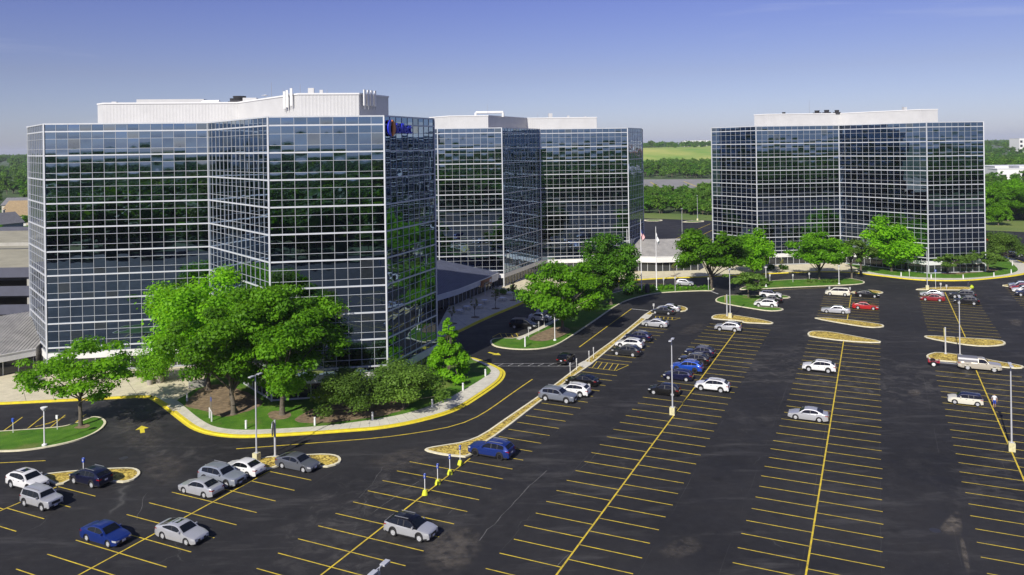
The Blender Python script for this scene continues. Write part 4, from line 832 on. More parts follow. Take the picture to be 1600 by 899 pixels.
# x runs from the nose (0) to the tail (L); low: hood / belt / deck height; cab: cowl, roof and rear glass
TYPES = {
 'sedan': dict(L=4.65, W=1.82, r=.325, fx=.92, rx=3.62, sill=.20, low=[(0, .42), (.03, .60), (.14, .70), (.6, .80), (1.35, .92), (2.4, .93), (3.6, .98), (3.95, 1.02), (4.45, 1.01), (4.58, .94), (4.62, .60), (4.65, .44)],
   cab=[(1.22, .90), (1.98, 1.37), (2.35, 1.43), (2.9, 1.43), (3.3, 1.37), (4.10, 1.01)], split=2.62, glass=(1.9, 3.55), rails=0),
 'fastback': dict(L=4.85, W=1.85, r=.335, fx=.95, rx=3.78, sill=.19, low=[(0, .42), (.03, .58), (.14, .70), (.6, .79), (1.4, .91), (2.4, .93), (3.6, 1.0), (4.1, 1.06), (4.65, 1.05), (4.78, .96), (4.82, .6), (4.85, .44)],
   cab=[(1.28, .90), (2.08, 1.36), (2.45, 1.43), (3.0, 1.42), (3.45, 1.33), (4.45, 1.05)], split=2.75, glass=(2.0, 3.85), rails=0),
 'long': dict(L=5.35, W=1.95, r=.34, fx=1.0, rx=4.05, sill=.22, low=[(0, .45), (.03, .66), (.12, .78), (.6, .86), (1.65, .95), (2.6, .96), (4.1, 1.0), (4.4, 1.03), (5.2, 1.0), (5.3, .92), (5.33, .6), (5.35, .46)],
   cab=[(1.55, .93), (2.3, 1.40), (2.6, 1.46), (3.5, 1.46), (3.85, 1.40), (4.5, 1.02)], split=3.0, glass=(2.2, 4.0), rails=0),
 'suv': dict(L=4.65, W=1.87, r=.365, fx=.93, rx=3.6, sill=.26, low=[(0, .48), (.03, .74), (.12, .86), (.5, .96), (1.25, 1.05), (2.4, 1.07), (3.6, 1.13), (4.35, 1.18), (4.55, 1.14), (4.60, .8), (4.65, .52)],
   cab=[(1.15, 1.03), (1.9, 1.54), (2.2, 1.63), (2.9, 1.65), (3.6, 1.58), (3.98, 1.47), (4.50, 1.16)], split=2.55, glass=(1.8, 3.85), rails=1),
 'bigsuv': dict(L=5.05, W=1.98, r=.39, fx=1.0, rx=3.98, sill=.28, low=[(0, .52), (.03, .84), (.12, .97), (.5, 1.05), (1.4, 1.13), (2.6, 1.14), (3.9, 1.16), (4.75, 1.18), (4.95, 1.14), (5.0, .8), (5.05, .55)],
   cab=[(1.48, 1.10), (2.2, 1.62), (2.5, 1.72), (3.4, 1.74), (4.2, 1.66), (4.52, 1.56), (4.95, 1.17)], split=2.9, glass=(2.1, 4.35), rails=1),
 'boxy': dict(L=4.25, W=1.82, r=.355, fx=.85, rx=3.42, sill=.28, low=[(0, .52), (.03, .88), (.08, .98), (.5, 1.04), (1.15, 1.07), (2.2, 1.08), (3.4, 1.10), (4.1, 1.12), (4.17, 1.08), (4.2, .8), (4.25, .55)],
   cab=[(1.05, 1.05), (1.5, 1.58), (1.75, 1.67), (3.0, 1.69), (3.85, 1.66), (3.98, 1.58), (4.15, 1.12)], split=2.25, glass=(1.5, 3.8), rails=1),
 'hatch': dict(L=4.2, W=1.78, r=.33, fx=.83, rx=3.4, sill=.22, low=[(0, .44), (.03, .64), (.12, .74), (.5, .85), (1.15, .95), (2.2, .97), (3.3, 1.03), (3.95, 1.06), (4.1, 1.0), (4.15, .7), (4.2, .46)],
   cab=[(1.0, .93), (1.72, 1.40), (2.05, 1.48), (2.9, 1.49), (3.45, 1.41), (3.7, 1.33), (4.08, 1.05)], split=2.35, glass=(1.65, 3.6), rails=0),
 'van': dict(L=5.1, W=1.98, r=.35, fx=.98, rx=4.03, sill=.22, low=[(0, .46), (.03, .7), (.12, .82), (.5, .95), (1.1, 1.06), (2.4, 1.08), (3.9, 1.1), (4.8, 1.12), (5.0, 1.08), (5.05, .8), (5.1, .5)],
   cab=[(.85, 1.02), (1.75, 1.62), (2.15, 1.72), (3.6, 1.75), (4.5, 1.70), (4.72, 1.62), (5.0, 1.1)], split=2.7, glass=(1.65, 4.6), rails=1),
 'clubman': dict(L=3.95, W=1.68, r=.31, fx=.75, rx=3.28, sill=.20, low=[(0, .46), (.03, .72), (.1, .80), (.5, .88), (1.05, .93), (2.2, .94), (3.3, .95), (3.8, .96), (3.88, .9), (3.92, .7), (3.95, .45)],
   cab=[(1.0, .92), (1.5, 1.35), (1.75, 1.42), (2.9, 1.42), (3.6, 1.39), (3.72, 1.32), (3.86, .95)], split=2.3, glass=(1.45, 3.6), rails=0),
 'pickup': dict(L=5.6, W=2.0, r=.40, fx=1.0, rx=4.35, sill=.36, low=[(0, .62), (.03, .98), (.1, 1.06), (.5, 1.10), (1.6, 1.16), (2.9, 1.17), (3.0, 1.22), (5.5, 1.22), (5.55, 1.1), (5.58, .8), (5.6, .62)],
   cab=[(1.55, 1.14), (2.05, 1.72), (2.3, 1.82), (2.95, 1.82), (3.05, 1.76), (3.12, 1.2)], split=9, glass=(2.0, 3.0), rails=0),
}
CARM = {}
def car_meshes(ty):
    if ty in CARM: return CARM[ty]
    t = TYPES[ty]; L, W_, r, fx, rx, sill, low, cab = t['L'], t['W'], t['r'], t['fx'], t['rx'], t['sill'], t['low'], t['cab']; hw0 = W_ / 2; Rw = r + .055
    belt = interp(low, t['split'] if t['split'] < L else 2.2)
    def planw(x): a = min(1, x / .75); b = min(1, (L - x) / .65); return (.80 + .20 * (1 - (1 - a) ** 2.4)) * (.84 + .16 * (1 - (1 - b) ** 2.2))
    def hw(x, z):
        s = z / belt; k = 1 - .035 * max(0, (.55 - s) / .55) ** 2 - .055 * max(0, (s - .55) / .45) ** 1.6; return hw0 * planw(x) * k
    def zb(x):
        z = sill + (.10 * max(0, 1 - x / .5) + .10 * max(0, 1 - (L - x) / .5))
        for c in (fx, rx):
            d = abs(x - c)
            if d < Rw: z = max(z, r + math.sqrt(Rw * Rw - d * d))
        return z
    def yc(x, z):      # cabin half width
        return hw(x, belt) * .985 - max(0, z - belt) * .36
    xs = sorted(set([round(v, 3) for v in list(np.linspace(0, L, 26)) + [p[0] for p in low] + [c + Rw * math.cos(a) for c in (fx, rx) for a in np.linspace(.02, math.pi - .02, 11)] if 0 <= v <= L]))
    # lower body: rings of side rows and a crowned top
    V = []; F = []; ring = 0
    for x in xs:
        z1 = interp(low, x); z0 = min(zb(x), z1 - .03); pts = []
        for s in (0, .3, .6, .85, .96): z = z0 + (z1 - z0) * s; pts.append((x, -hw(x, z), z))
        ht = hw(x, z1) * .965
        for q in (-.96, -.7, 0, .7, .96): pts.append((x, q * ht, z1 + .035 * (1 - q * q)))
        for s in (.96, .85, .6, .3, 0): z = z0 + (z1 - z0) * s; pts.append((x, hw(x, z), z))
        ring = len(pts); V += pts
    n = len(xs)
    for i in range(n - 1):
        for k in range(ring): a = i * ring + k; b = i * ring + (k + 1) % ring; F.append((a, b, b + ring, a + ring))
    F.append(tuple(range(ring))[::-1]); F.append(tuple((n - 1) * ring + k for k in range(ring)))
    def mk(name, V, F, m, sm=40):
        q = MB(); q.v = [(L / 2 - p[0], p[1], p[2]) for p in V]; q.f = [f[::-1] for f in F]; me = q.mesh(name, m, sm); bm = bmesh.new(); bm.from_mesh(me); bmesh.ops.recalc_face_normals(bm, faces=bm.faces); bm.to_mesh(me); bm.free(); return me
    out = dict(body=mk('body', V, F, 'trim', 55))
    # cabin
    def cab_mesh(cb, name):
        xc = sorted(set([p[0] for p in cb] + list(np.linspace(cb[0][0], cb[-1][0], 18)))); V = []; F = []
        for x in xc:
            z1 = max(interp(cb, x), interp(low, x) - .01); zb_ = interp(low, x) - .03; pts = []
            for s in (0, .45, .82, .95): z = zb_ + (z1 - zb_) * s; pts.append((x, -yc(x, z), z))
            yt = yc(x, z1) - .03
            for q in (-.92, -.5, 0, .5, .92): pts.append((x, q * yt, z1 + .03 * (1 - q * q) * min(1, (z1 - zb_) / .3)))
            for s in (.95, .82, .45, 0): z = zb_ + (z1 - zb_) * s; pts.append((x, yc(x, z), z))
            V += pts; rg = len(pts)
        for i in range(len(xc) - 1):
            for k in range(rg - 1): a = i * rg + k; F.append((a, a + 1, a + 1 + rg, a + rg))
        F.append(tuple(range(rg))); F.append(tuple((len(xc) - 1) * rg + k for k in range(rg)))
        return mk(name, V, F, 'trim', 40)
    out['cabin'] = cab_mesh(cab, 'cabin')
    zr = max(p[1] for p in cab)
    # screens
    def screen(p0, p1, name):
        V = []; F = []; m = 4; d = Vector((p1[0] - p0[0], p1[1] - p0[1])).normalized(); nx, nz = -d.y, d.x
        if nz < 0: nx, nz = -nx, -nz
        for i in range(m + 1):
            s = .07 + .86 * i / m; x = p0[0] + (p1[0] - p0[0]) * s; z = interp(cab, x); yt = (yc(x, z) - .03)
            for q in (-.90, -.5, 0, .5, .90): V.append((x + nx * .02, q * yt, z + nz * .02 + .03 * (1 - q * q) * min(1, (z - belt + .1) / .3)))
        for i in range(m):
            for k in range(4): a = i * 5 + k; F.append((a, a + 1, a + 6, a + 5))
        return mk(name, V, F, 'car_glass', 60)
    def knee(i): return (cab[i][0], cab[i][1])
    out['windshield'] = screen((cab[0][0] + .08, 0), knee(1), 'windshield')
    k2 = len(cab) - 2; out['rear_window'] = screen((cab[-1][0] - .05, 0), knee(k2), 'rear_window')
    # side glass: front, rear (and quarter) panes
    g0, g1 = t['glass']; sp = t['split']; segs = [(g0 - .32, sp - .05), (sp + .05, g1 - (.0 if g1 - sp < 1.3 else .75))]
    if g1 - sp >= 1.3: segs.append((g1 - .68, g1 + .05))
    if sp > L: segs = [(g0 - .2, g1 - .08)]
    def side(x0, x1, sgn, zlo=.035, zhi=.09):
        V = []; F = []; m = 6
        for i in range(m + 1):
            x = x0 + (x1 - x0) * i / m; zl = interp(low, x) + zlo; zt = max(zl + .02, interp(cab, x) - zhi)
            for s in (0, .5, 1): z = zl + (zt - zl) * s; V.append((x, sgn * (yc(x, z) + .012), z))
        for i in range(m):
            for k in range(2): a = i * 3 + k; F.append((a, a + 1, a + 4, a + 3))
        return mk('side_window', V, F, 'car_glass', 60)
    out['sides'] = [side(a, b, s) for a, b in segs for s in (-1, 1)]
    def strip_mesh(sgn):
        V = []; F = []; x0, x1 = segs[0][0] + .03, segs[-1][1] - .03; m = 12
        for i in range(m + 1):
            x = x0 + (x1 - x0) * i / m; zl = interp(low, x) + .03; zt = max(zl + .02, interp(cab, x) - .085)
            for q in (0, .5, 1): z = zl + (zt - zl) * q; V.append((x, sgn * (yc(x, z) + .008), z))
        for i in range(m):
            for k in range(2): a = i * 3 + k; F.append((a, a + 1, a + 4, a + 3))
        return mk('pillar_trim', V, F, 'trim', 60)
    out['pillars'] = [strip_mesh(s) for s in (-1, 1)]
    def clad_mesh(sgn):
        V = []; F = []; X = [x for x in xs if .12 < x < L - .12]
        for x in X:
            z0 = zb(x)
            for z in (z0, z0 + .13): V.append((x, sgn * (hw(x, z) + .008), z))
        for i in range(len(X) - 1): a = i * 2; F.append((a, a + 1, a + 3, a + 2))
        return mk('cladding', V, F, 'trim', 60)
    out['clad'] = [clad_mesh(s) for s in (-1, 1)]
    # doors: skins a few mm proud
    def door(x0, x1, sgn):
        V = []; F = []; nx, nz = 6, 4
        for i in range(nx + 1):
            x = x0 + (x1 - x0) * i / nx; zl = max(sill + .10, zb(x) + .03); zt = interp(low, x) * .945
            for k in range(nz + 1): z = zl + (zt - zl) * k / nz; V.append((x, sgn * (hw(x, z) + .006), z))
        for i in range(nx):
            for k in range(nz): a = i * (nz + 1) + k; F.append((a, a + 1, a + nz + 2, a + nz + 1))
        return mk('door', V, F, 'trim', 40)
    dx = [(cab[0][0] + .28, sp - .012), (sp + .012, min(rx - .25, g1 + .1))] if sp < L else [(cab[0][0] + .2, 2.93)]
    out['doors'] = [(door(a, b, s), (L / 2 - (b - .22), s * (hw(b, belt * .85) + .02), belt * .84)) for a, b in dx for s in (-1, 1)]
    out['handle'] = MB().box((0, 0, 0), .17, .04, .03).mesh('handle', 'trim')
    # lamps, grille, plates, mirrors
    hz = interp(low, .16); hl = MB(); hl.obox((0, 0, 0), (.30, .10, .03), (-.10, .20, 0), (0, 0, .13))
    def lamp(front, sgn):
        V = []; F = []; m = 4
        for i in range(m + 1):
            q = i / m; x = (.05 + .36 * q) if front else L - (.04 + .30 * q); z = interp(low, .14) - .02 + .05 * q if front else belt * .93 + .02 * q
            for dz in (-.16 if front else -.22, -.01): V.append((x, sgn * (hw(x, z) + .012), z + dz))
        for q in (.75, .5):
            x = -.015 if front else L + .015; z = interp(low, .14) - .02 if front else belt * .93
            for dz in (-.15 if front else -.2, -.02): V.insert(0, (x + (.03 if front else -.03), sgn * hw(.05 if front else L - .05, .6) * q, z + dz)) if False else None
        for i in range(m): a = 2 * i; F.append((a, a + 1, a + 3, a + 2))
        # wrap to the end face
        x = -.008 if front else L + .006; z = interp(low, .14) - .05 if front else belt * .92; yy = hw(.05, .6) if front else hw(L - .05, .6); i0 = len(V)
        V += [(x, sgn * yy * .62, z - .10), (x, sgn * yy * .62, z + .02), (x + (.03 if front else -.03), sgn * yy * 1.0, z + .03), (x + (.03 if front else -.03), sgn * yy * 1.0, z - .13)]; F.append((i0, i0 + 1, i0 + 2, i0 + 3))
        return mk('headlight' if front else 'taillight', V, F, 'head_lamp' if front else 'tail_lamp', 60)
    out['lamps'] = [(lamp(f, s), 'headlight' if f else 'taillight') for f in (1, 0) for s in (-1, 1)]
    gw = hw(.04, .5) * .55; gz = interp(low, .05)
    out['grille'] = MB().obox((L / 2 + .012, -gw, gz - .30), (-.03, 0, 0), (0, 2 * gw, 0), (0, 0, .26)).mesh('grille', 'trim')
    out['plate'] = MB().obox((0, -.16, 0), (.02, 0, 0), (0, .32, 0), (0, 0, .15)).mesh('license_plate', 'plate')
    bp = MB()
    bp.obox((L / 2 + .01, -hw(.03, .4) * .9, sill + .1), (-.12, 0, 0), (0, hw(.03, .4) * 1.8, 0), (0, 0, .13)); bp.obox((-L / 2 - .012, -hw(L - .03, .4) * .9, sill + .1), (.12, 0, 0), (0, hw(L - .03, .4) * 1.8, 0), (0, 0, .16))
    out['bumper'] = bp.mesh('bumper_trim', 'trim')
    sk = MB()
    for s in (-1, 1): sk.obox((L / 2 - (rx - Rw - .02), s * (hw0 * .955) - .02, sill - .02), ((rx - fx) - 2 * Rw - .04, 0, 0), (0, .04, 0), (0, 0, .10))
    out['sill'] = sk.mesh('sill_trim', 'trim')
    # wheel-arch lips
    al = MB()
    for c in (fx, rx):
        for s in (-1, 1):
            A = [(L / 2 - (c + (Rw + .0) * math.cos(a)), r + Rw * math.sin(a)) for a in np.linspace(.0, math.pi, 13)]; B2 = [(L / 2 - (c + (Rw + .10) * math.cos(a)), r + (Rw + .10) * math.sin(a)) for a in np.linspace(.0, math.pi, 13)]
            for i in range(12):
                yy = lambda p: s * (hw(L / 2 - p[0], p[1]) + .01)
                al.quad((A[i][0], yy(A[i]), A[i][1]), (A[i + 1][0], yy(A[i + 1]), A[i + 1][1]), (B2[i + 1][0], yy(B2[i + 1]), B2[i + 1][1]), (B2[i][0], yy(B2[i]), B2[i][1]))
    out['arch'] = al.mesh('arch_trim', 'trim')
    mi = MB(); mi.box((0, 0, 0), .14, .2, .14); out['mirror'] = mi.mesh('mirror', 'trim')
    mx = cab[0][0] + .42; out['mirror_at'] = [(L / 2 - mx, s * (hw(mx, belt) + .07), belt + .02) for s in (-1, 1)]
    rl = MB(); zt = interp(cab, (cab[2][0] + cab[-3][0]) / 2) + .06
    for s in (-1, 1): rl.obox((L / 2 - cab[-3][0], s * (yc(2.3, zr) - .10) - .02, zt - .03), (cab[-3][0] - cab[2][0], 0, 0), (0, .04, 0), (0, 0, .05))
    out['rail'] = rl.mesh('roof_rail', 'galv')
    x0, x1 = cab[2][0] + .05, cab[2][0] + .75; ys = yc(2.3, zr) * .55; out['sunroof'] = MB().quad(*[(L / 2 - x, y, interp(cab, x) + .04) for x, y in ((x1, -ys), (x0, -ys), (x0, ys), (x1, ys))]).mesh('sunroof', 'car_glass')
    ty_ = MB(); w2 = .11; ty_.lathe([(r * .62, -w2), (r * .93, -w2), (r, -w2 * .7), (r, w2 * .7), (r * .93, w2), (r * .62, w2)], 22); out['tyre'] = ty_.mesh('tyre', 'rubber', 40)
    ri = MB(); ri.lathe([(r * .63, w2 * .9), (r * .57, w2 * .95), (r * .54, w2 * .4), (.01, w2 * .3)], 22)
    for k in range(5):
        a = 2 * math.pi * k / 5; d = Vector((math.cos(a), math.sin(a), 0)); s = Vector((-d.y, d.x, 0)); ri.obox(d * .04 - s * .045 + Vector((0, 0, w2 * .5)), d * (r * .56), s * .09, (0, 0, w2 * .42))
    ri.lathe([(r * .2, w2 * .5), (r * .2, w2 * .98), (.01, w2 * 1.0)], 12); out['rim'] = ri.mesh('rim', 'alloy', 30)
    disc = MB(); disc.lathe([(r * .55, 0), (.01, 0.0)], 18); out['disc'] = disc.mesh('hub_shadow', 'under')
    out['wheels'] = [(L / 2 - c, s * (hw0 - .11) * (.975), r) for c in (fx, rx) for s in (-1, 1)]
    CARM[ty] = out; return out
PAINT = dict(white=(.66, .66, .65), cream=(.62, .60, .49), silver=(.46, .47, .49), grey=(.13, .14, .16), steel=(.30, .33, .38), black=(.0045, .0045, .005), navy=(.006, .009, .035), blue=(.010, .032, .19), bright_blue=(.012, .07, .42), indigo=(.005, .007, .042), red=(.34, .012, .012), maroon=(.20, .010, .014), beige=(.50, .46, .37), charcoal=(.018, .020, .023), bluegrey=(.19, .21, .25))
for k, c in PAINT.items():
    met = .0 if k in ('white', 'cream', 'red', 'maroon') else .35
    mat('paint_' + k, c, .30, met, coat=.7, spec=.4)
HEAD_R = R_(-25); HEAD_L = R_(155)
def car(ty, col, px, py, head, label, roof=None, sunroof=False, rims='alloy', extra=None, z=0.0):
    d = car_meshes(ty); t = TYPES[ty]; p = P(px, py, z); r = empty('parked_car' if ty != 'pickup' else 'pickup_truck', (p.x, p.y, z + .004), head, label, {'suv': 'car', 'van': 'van', 'pickup': 'truck'}.get(ty, 'car'), 'cars in the parking lot')
    pm = 'paint_' + col; mo('body', d['body'], r, m=pm); mo('cabin', d['cabin'], r, m='paint_' + (roof or col))
    mo('windshield', d['windshield'], r); mo('rear_window', d['rear_window'], r)
    for me in d['pillars']: mo('pillar_trim', me, r)
    for me in d['sides']: mo('side_window', me, r)
    if t['rails'] and ty != 'van':
        for me in d['clad']: mo('cladding', me, r)
    for me, hp in d['doors']:
        dr = mo('door', me, r, m=pm); mo('handle', d['handle'], dr, hp, m=pm if col not in ('white', 'cream') else 'trim')
    for me, nm in d['lamps']: mo(nm, me, r)
    mo('grille', d['grille'], r); mo('bumper_trim', d['bumper'], r); mo('sill_trim', d['sill'], r)
    if t['rails']: mo('roof_rail', d['rail'], r, m='trim' if col in ('white', 'cream') else None)
    for q in d['mirror_at']: mo('mirror', d['mirror'], r, q, m=pm)
    mo('license_plate', d['plate'], r, (-t['L'] / 2 - .028, 0, .72 if t['rails'] else .66)); mo('license_plate', d['plate'], r, (t['L'] / 2 + .016, 0, .40))
    if sunroof: mo('sunroof', d['sunroof'], r)
    for q in d['wheels']:
        w = mo('wheel', d['disc'], r, q, (R_(90) if q[1] < 0 else R_(-90), 0, 0)); mo('tyre', d['tyre'], w); mo('rim', d['rim'], w, m=rims)
    return r
RR, LL = HEAD_R, HEAD_L
car('suv', 'white', 43, 761, RR, 'white crossover with a sunroof beside the chip-bed island', sunroof=True)
car('boxy', 'silver', 65, 790, RR, 'boxy silver compact SUV with black cladding')
car('suv', 'navy', 142, 755, LL, 'dark navy crossover parked in the notch of a chip bed')
car('sedan', 'blue', 165, 844, RR, 'royal blue sedan facing a silver sedan across a row line')
car('fastback', 'silver', 284, 841, RR, 'silver sedan with a dark sunroof beside the blue sedan', sunroof=True)
car('sedan', 'silver', 314, 770, LL, 'plain silver sedan parked beside a steel-grey SUV')
car('bigsuv', 'steel', 347, 754, RR, 'steel-silver SUV between a silver and a white sedan')
car('sedan', 'white', 381, 739, LL, 'white sedan at the concrete base of a lamp post')
car('fastback', 'grey', 465, 731, RR, 'dark grey sedan parked in the notch of a chip-bed island')
car('suv', 'silver', 642, 836, RR, 'silver SUV with a black roof alone among empty stalls', roof='black')
car('bigsuv', 'blue', 768, 712, LL, 'bright royal blue SUV with black wheels at the long median', rims='black_alloy')
car('bigsuv', 'bluegrey', 872, 626, RR, 'blue-grey SUV backed up to the long median').__setitem__('group', 'cars in the parking lot')
car('suv', 'white', 896, 617, LL, 'silver-white crossover half hidden by the blue-grey SUV')
car('sedan', 'black', 910, 601, LL, 'black sedan beside the silver-white crossover at the median')
car('hatch', 'black', 884, 566, R_(66), 'black hatchback driving along the lane over the crosswalk')
car('suv', 'charcoal', 979, 555, LL, 'charcoal SUV next to a white SUV at the long median')
car('suv', 'white', 984, 543.5, LL, 'white SUV between a charcoal and a navy SUV')
car('suv', 'indigo', 997, 532.5, LL, 'dark blue SUV beside the white SUV at the median')
car('fastback', 'silver', 1024, 510, LL, 'silver sedan next to the hatched bay at the median end')
car('sedan', 'charcoal', 1036, 490.5, LL, 'dark charcoal sedan at the end of the long median')
car('sedan', 'silver', 1045, 486, LL, 'silver sedan behind the charcoal sedan at the median end')
car('suv', 'silver', 1138, 517, LL, 'silver SUV at the head of a row below the chip bed')
car('suv', 'navy', 1094, 557, LL, 'navy SUV with a grey rack, first of five close-parked cars')
car('suv', 'black', 1085, 569, LL, 'black SUV between the navy and the bright blue ones')
car('suv', 'bright_blue', 1074, 580, LL, 'bright blue SUV in a line of five close-parked cars', rims='black_alloy')
car('hatch', 'indigo', 1060, 593, LL, 'dark indigo hatchback beside the bright blue SUV')
car('hatch', 'black', 1038, 616, LL, 'black hatchback next to a lamp post in an open row')
car('suv', 'white', 1113, 610, LL, 'white SUV facing the dark indigo hatchback across the row line')
car('suv', 'white', 1280, 580, LL, 'white SUV alone in a row below a chip-bed island')
car('sedan', 'silver', 1263, 655, LL, 'silver sedan alone in the middle of an empty row')
car('clubman', 'cream', 1508, 631, LL, 'cream compact wagon with a dark blue roof beside a walking person', roof='navy')
car('suv', 'white', 1204, 465, RR, 'white SUV with a dark roof, first of three by the grass island', roof='navy')
car('sedan', 'black', 1205, 472.5, LL, 'black sedan between two white cars at the grass island')
car('suv', 'white', 1197, 479.5, LL, 'small white crossover on the edge of the grass island')
car('van', 'cream', 1309, 461.5, LL, 'cream minivan facing away from a black sedan')
car('fastback', 'black', 1355, 464, RR, 'black sedan beside a chip-bed tip next to the minivan')
car('fastback', 'red', 1352, 483, RR, 'bright red sedan in a half-empty far row')
car('long', 'silver', 1306, 489, LL, 'long silver sedan opposite the bright red sedan')
car('sedan', 'silver', 1456, 463, LL, 'silver sedan behind a dark red sedan in the far row')
car('sedan', 'maroon', 1457, 470, LL, 'dark red sedan in front of a silver sedan')
car('bigsuv', 'charcoal', 1504, 466, LL, 'charcoal SUV opposite the silver sedan in the far row')
car('suv', 'black', 1510, 475.5, LL, 'black SUV beside the charcoal SUV in the far row')
car('sedan', 'steel', 1594, 449, LL, 'steel-grey car at the far side row by a small chip bed')
car('sedan', 'maroon', 1596, 453, LL, 'dark red car second in the far side row')
car('sedan', 'white', 1600, 457, LL, 'white car between a red and a navy car in the far side row')
car('suv', 'navy', 1606, 463, LL, 'navy SUV last of four in the far side row')
car('van', 'black', 818, 513, R_(-18), 'black minivan in the tower shade nose to the lawn island')
car('sedan', 'white', 845, 500.5, R_(-18), 'white sedan in the tower shade beside the black minivan')
car('suv', 'white', 857, 490.5, R_(-18), 'white SUV in the tower shade partly behind the locust tree')
car('hatch', 'silver', 1070, 446, R_(-15), 'silver hatchback on the drive in front of the white-fascia pavilion')
car('sedan', 'red', 1554, 377, R_(-30), 'red car on the road beyond the far lawn')
car('sedan', 'navy', 1583, 401, R_(-30), 'dark car by the curving sidewalk of the lone tower')
# pickup with a metal topper, and its small trailer
pk = car('pickup', 'beige', 1530, 578, RR, 'beige pickup with a grey metal topper towing a small red trailer')
tp = MB()
prof = [(-.96, 1.2), (-.93, 1.55), (-.85, 1.78), (-.6, 1.86), (0, 1.9), (.6, 1.86), (.85, 1.78), (.93, 1.55), (.96, 1.2)]
for i in range(len(prof) - 1):
    (y0, z0), (y1, z1) = prof[i], prof[i + 1]; tp.quad((-.22, y0, z0), (-2.76, y0, z0), (-2.76, y1, z1), (-.22, y1, z1))
for x, f in ((-.22, 1), (-2.76, -1)):
    i0 = len(tp.v); tp.v += [(x, y, z) for y, z in prof]; tp.f.append(tuple(range(i0, i0 + len(prof)))[::f])
mat('topper', (.22, .22, .23), .4, .3); tp.build('topper', 'topper', pk, 30)
for s in (-1, 1): MB().obox((-2.74, s * .975 - .01, .62), (5.2, 0, 0), (0, .02, 0), (0, 0, .12)).build('side_moulding', 'paint_cream', pk)
MB().obox((-.23, -.98, .62), (.02, 0, 0), (0, 1.96, 0), (0, 0, .63)).build('bed_gap', 'trim', pk)
tpos = P(1459, 571.5); tr_ = empty('utility_trailer', (tpos.x, tpos.y, .004), HEAD_R, 'small red utility trailer hitched behind the beige pickup', 'trailer')
MB().box((0, 0, .5), 1.3, 1.1, .07).box((-.6, 0, .57), .08, 1.1, .25).box((.6, 0, .57), .08, 1.1, .25).build('bed', 'paint_red', tr_)
MB().tube((.6, .3, .5), (2.6, 0, .45), .05, n=6).tube((.6, -.3, .5), (2.6, 0, .45), .05, n=6).build('drawbar', 'galv', tr_)
for s in (-1, 1):
    MB().lathe([(.2, -.09), (.3, -.09), (.33, -.05), (.33, .05), (.3, .09), (.2, .09)], 18).build('tyre', 'rubber', tr_, 40).matrix_local = Matrix.Translation((-.05, s * .68, .33)) @ Matrix.Rotation(R_(90), 4, 'X')
    MB().lathe([(.21, .06), (.05, .095), (.01, .095)], 14).build('rim', 'white_metal', tr_, 30).matrix_local = Matrix.Translation((-.05, s * .68, .33)) @ Matrix.Rotation(R_(-90 * s), 4, 'X')
    f = MB()
    for i in range(6):
        a, b = math.pi * i / 6, math.pi * (i + 1) / 6; f.quad((-.05 + .42 * math.cos(a), s * .58, .33 + .42 * math.sin(a)), (-.05 + .42 * math.cos(b), s * .58, .33 + .42 * math.sin(b)), (-.05 + .42 * math.cos(b), s * .8, .33 + .42 * math.sin(b)), (-.05 + .42 * math.cos(a), s * .8, .33 + .42 * math.sin(a)))
    f.build('fender', 'paint_red', tr_, 40)
MB().lathe([(.16, -.08), (.28, -.08), (.28, .08), (.16, .08)], 16).build('spare_tyre', 'rubber', tr_, 40).matrix_local = Matrix.Translation((-.1, 0, .68)) @ Matrix.Rotation(R_(20), 4, 'X')
tr_.scale = (1.2, 1.2, 1.2)

# ================================================================ STREET FURNITURE
def lamp_post(px, py, label, h=9.4, ped=.95, z=0.0):
    c = P(px, py, z); r = empty('lamp_post', (c.x, c.y, z), R_(65), label, 'lamp post', 'parking lot lamp posts')
    b = MB(); b.obox((-.32, -.32, -.02), (.64, 0, 0), (0, .64, 0), (0, 0, ped)); b.build('base', 'ped_paint', r)
    MB().box((0, 0, ped - .02), .36, .36, .05).tube((0, 0, ped), (0, 0, h), .095, .06, 12).build('pole', 'aluminium', r, 40)
    for s in (-1, 1):
        hd = MB().box((s * .62, 0, h - .06), .62, .34, .1); hd.build('lamp_head', 'aluminium', r)
        MB().box((s * .18, 0, h - .04), .30, .07, .07).build('arm', 'aluminium', r)
    return r
mat('ped_paint', (.56, .52, .30), .8, var=.2, scale=4)
lamp_post(401, 721, 'lamp post beside the white sedan and a grey marker pole')
lamp_post(1051, 648, 'lamp post on a square block beside the black hatchback')
lamp_post(1141, 497, 'lamp post on the chip bed above the silver SUV', z=KH - .03)
lamp_post(1581, 705, 'lamp post on a square block near the walking person')
lamp_post(1500, 557, 'lamp post behind the pickup on the chip bed', z=KH - .03, ped=.3)
lamp_post(1449, 452.5, 'lamp post on the small chip bed by the lone tower', z=KH - .03)
lamp_post(596, 1138, 'lamp post whose twin heads rise above empty stalls at the picture edge'.replace(' at the picture edge', ' beside the lone silver SUV'))
for i, (x, y) in enumerate(((1066, 375), (1090, 345), (1035, 365))[:2]): lamp_post(x, y, ('lamp post on the row line of the back lot', 'lamp post at the wooded edge of the back lot')[i], h=11)
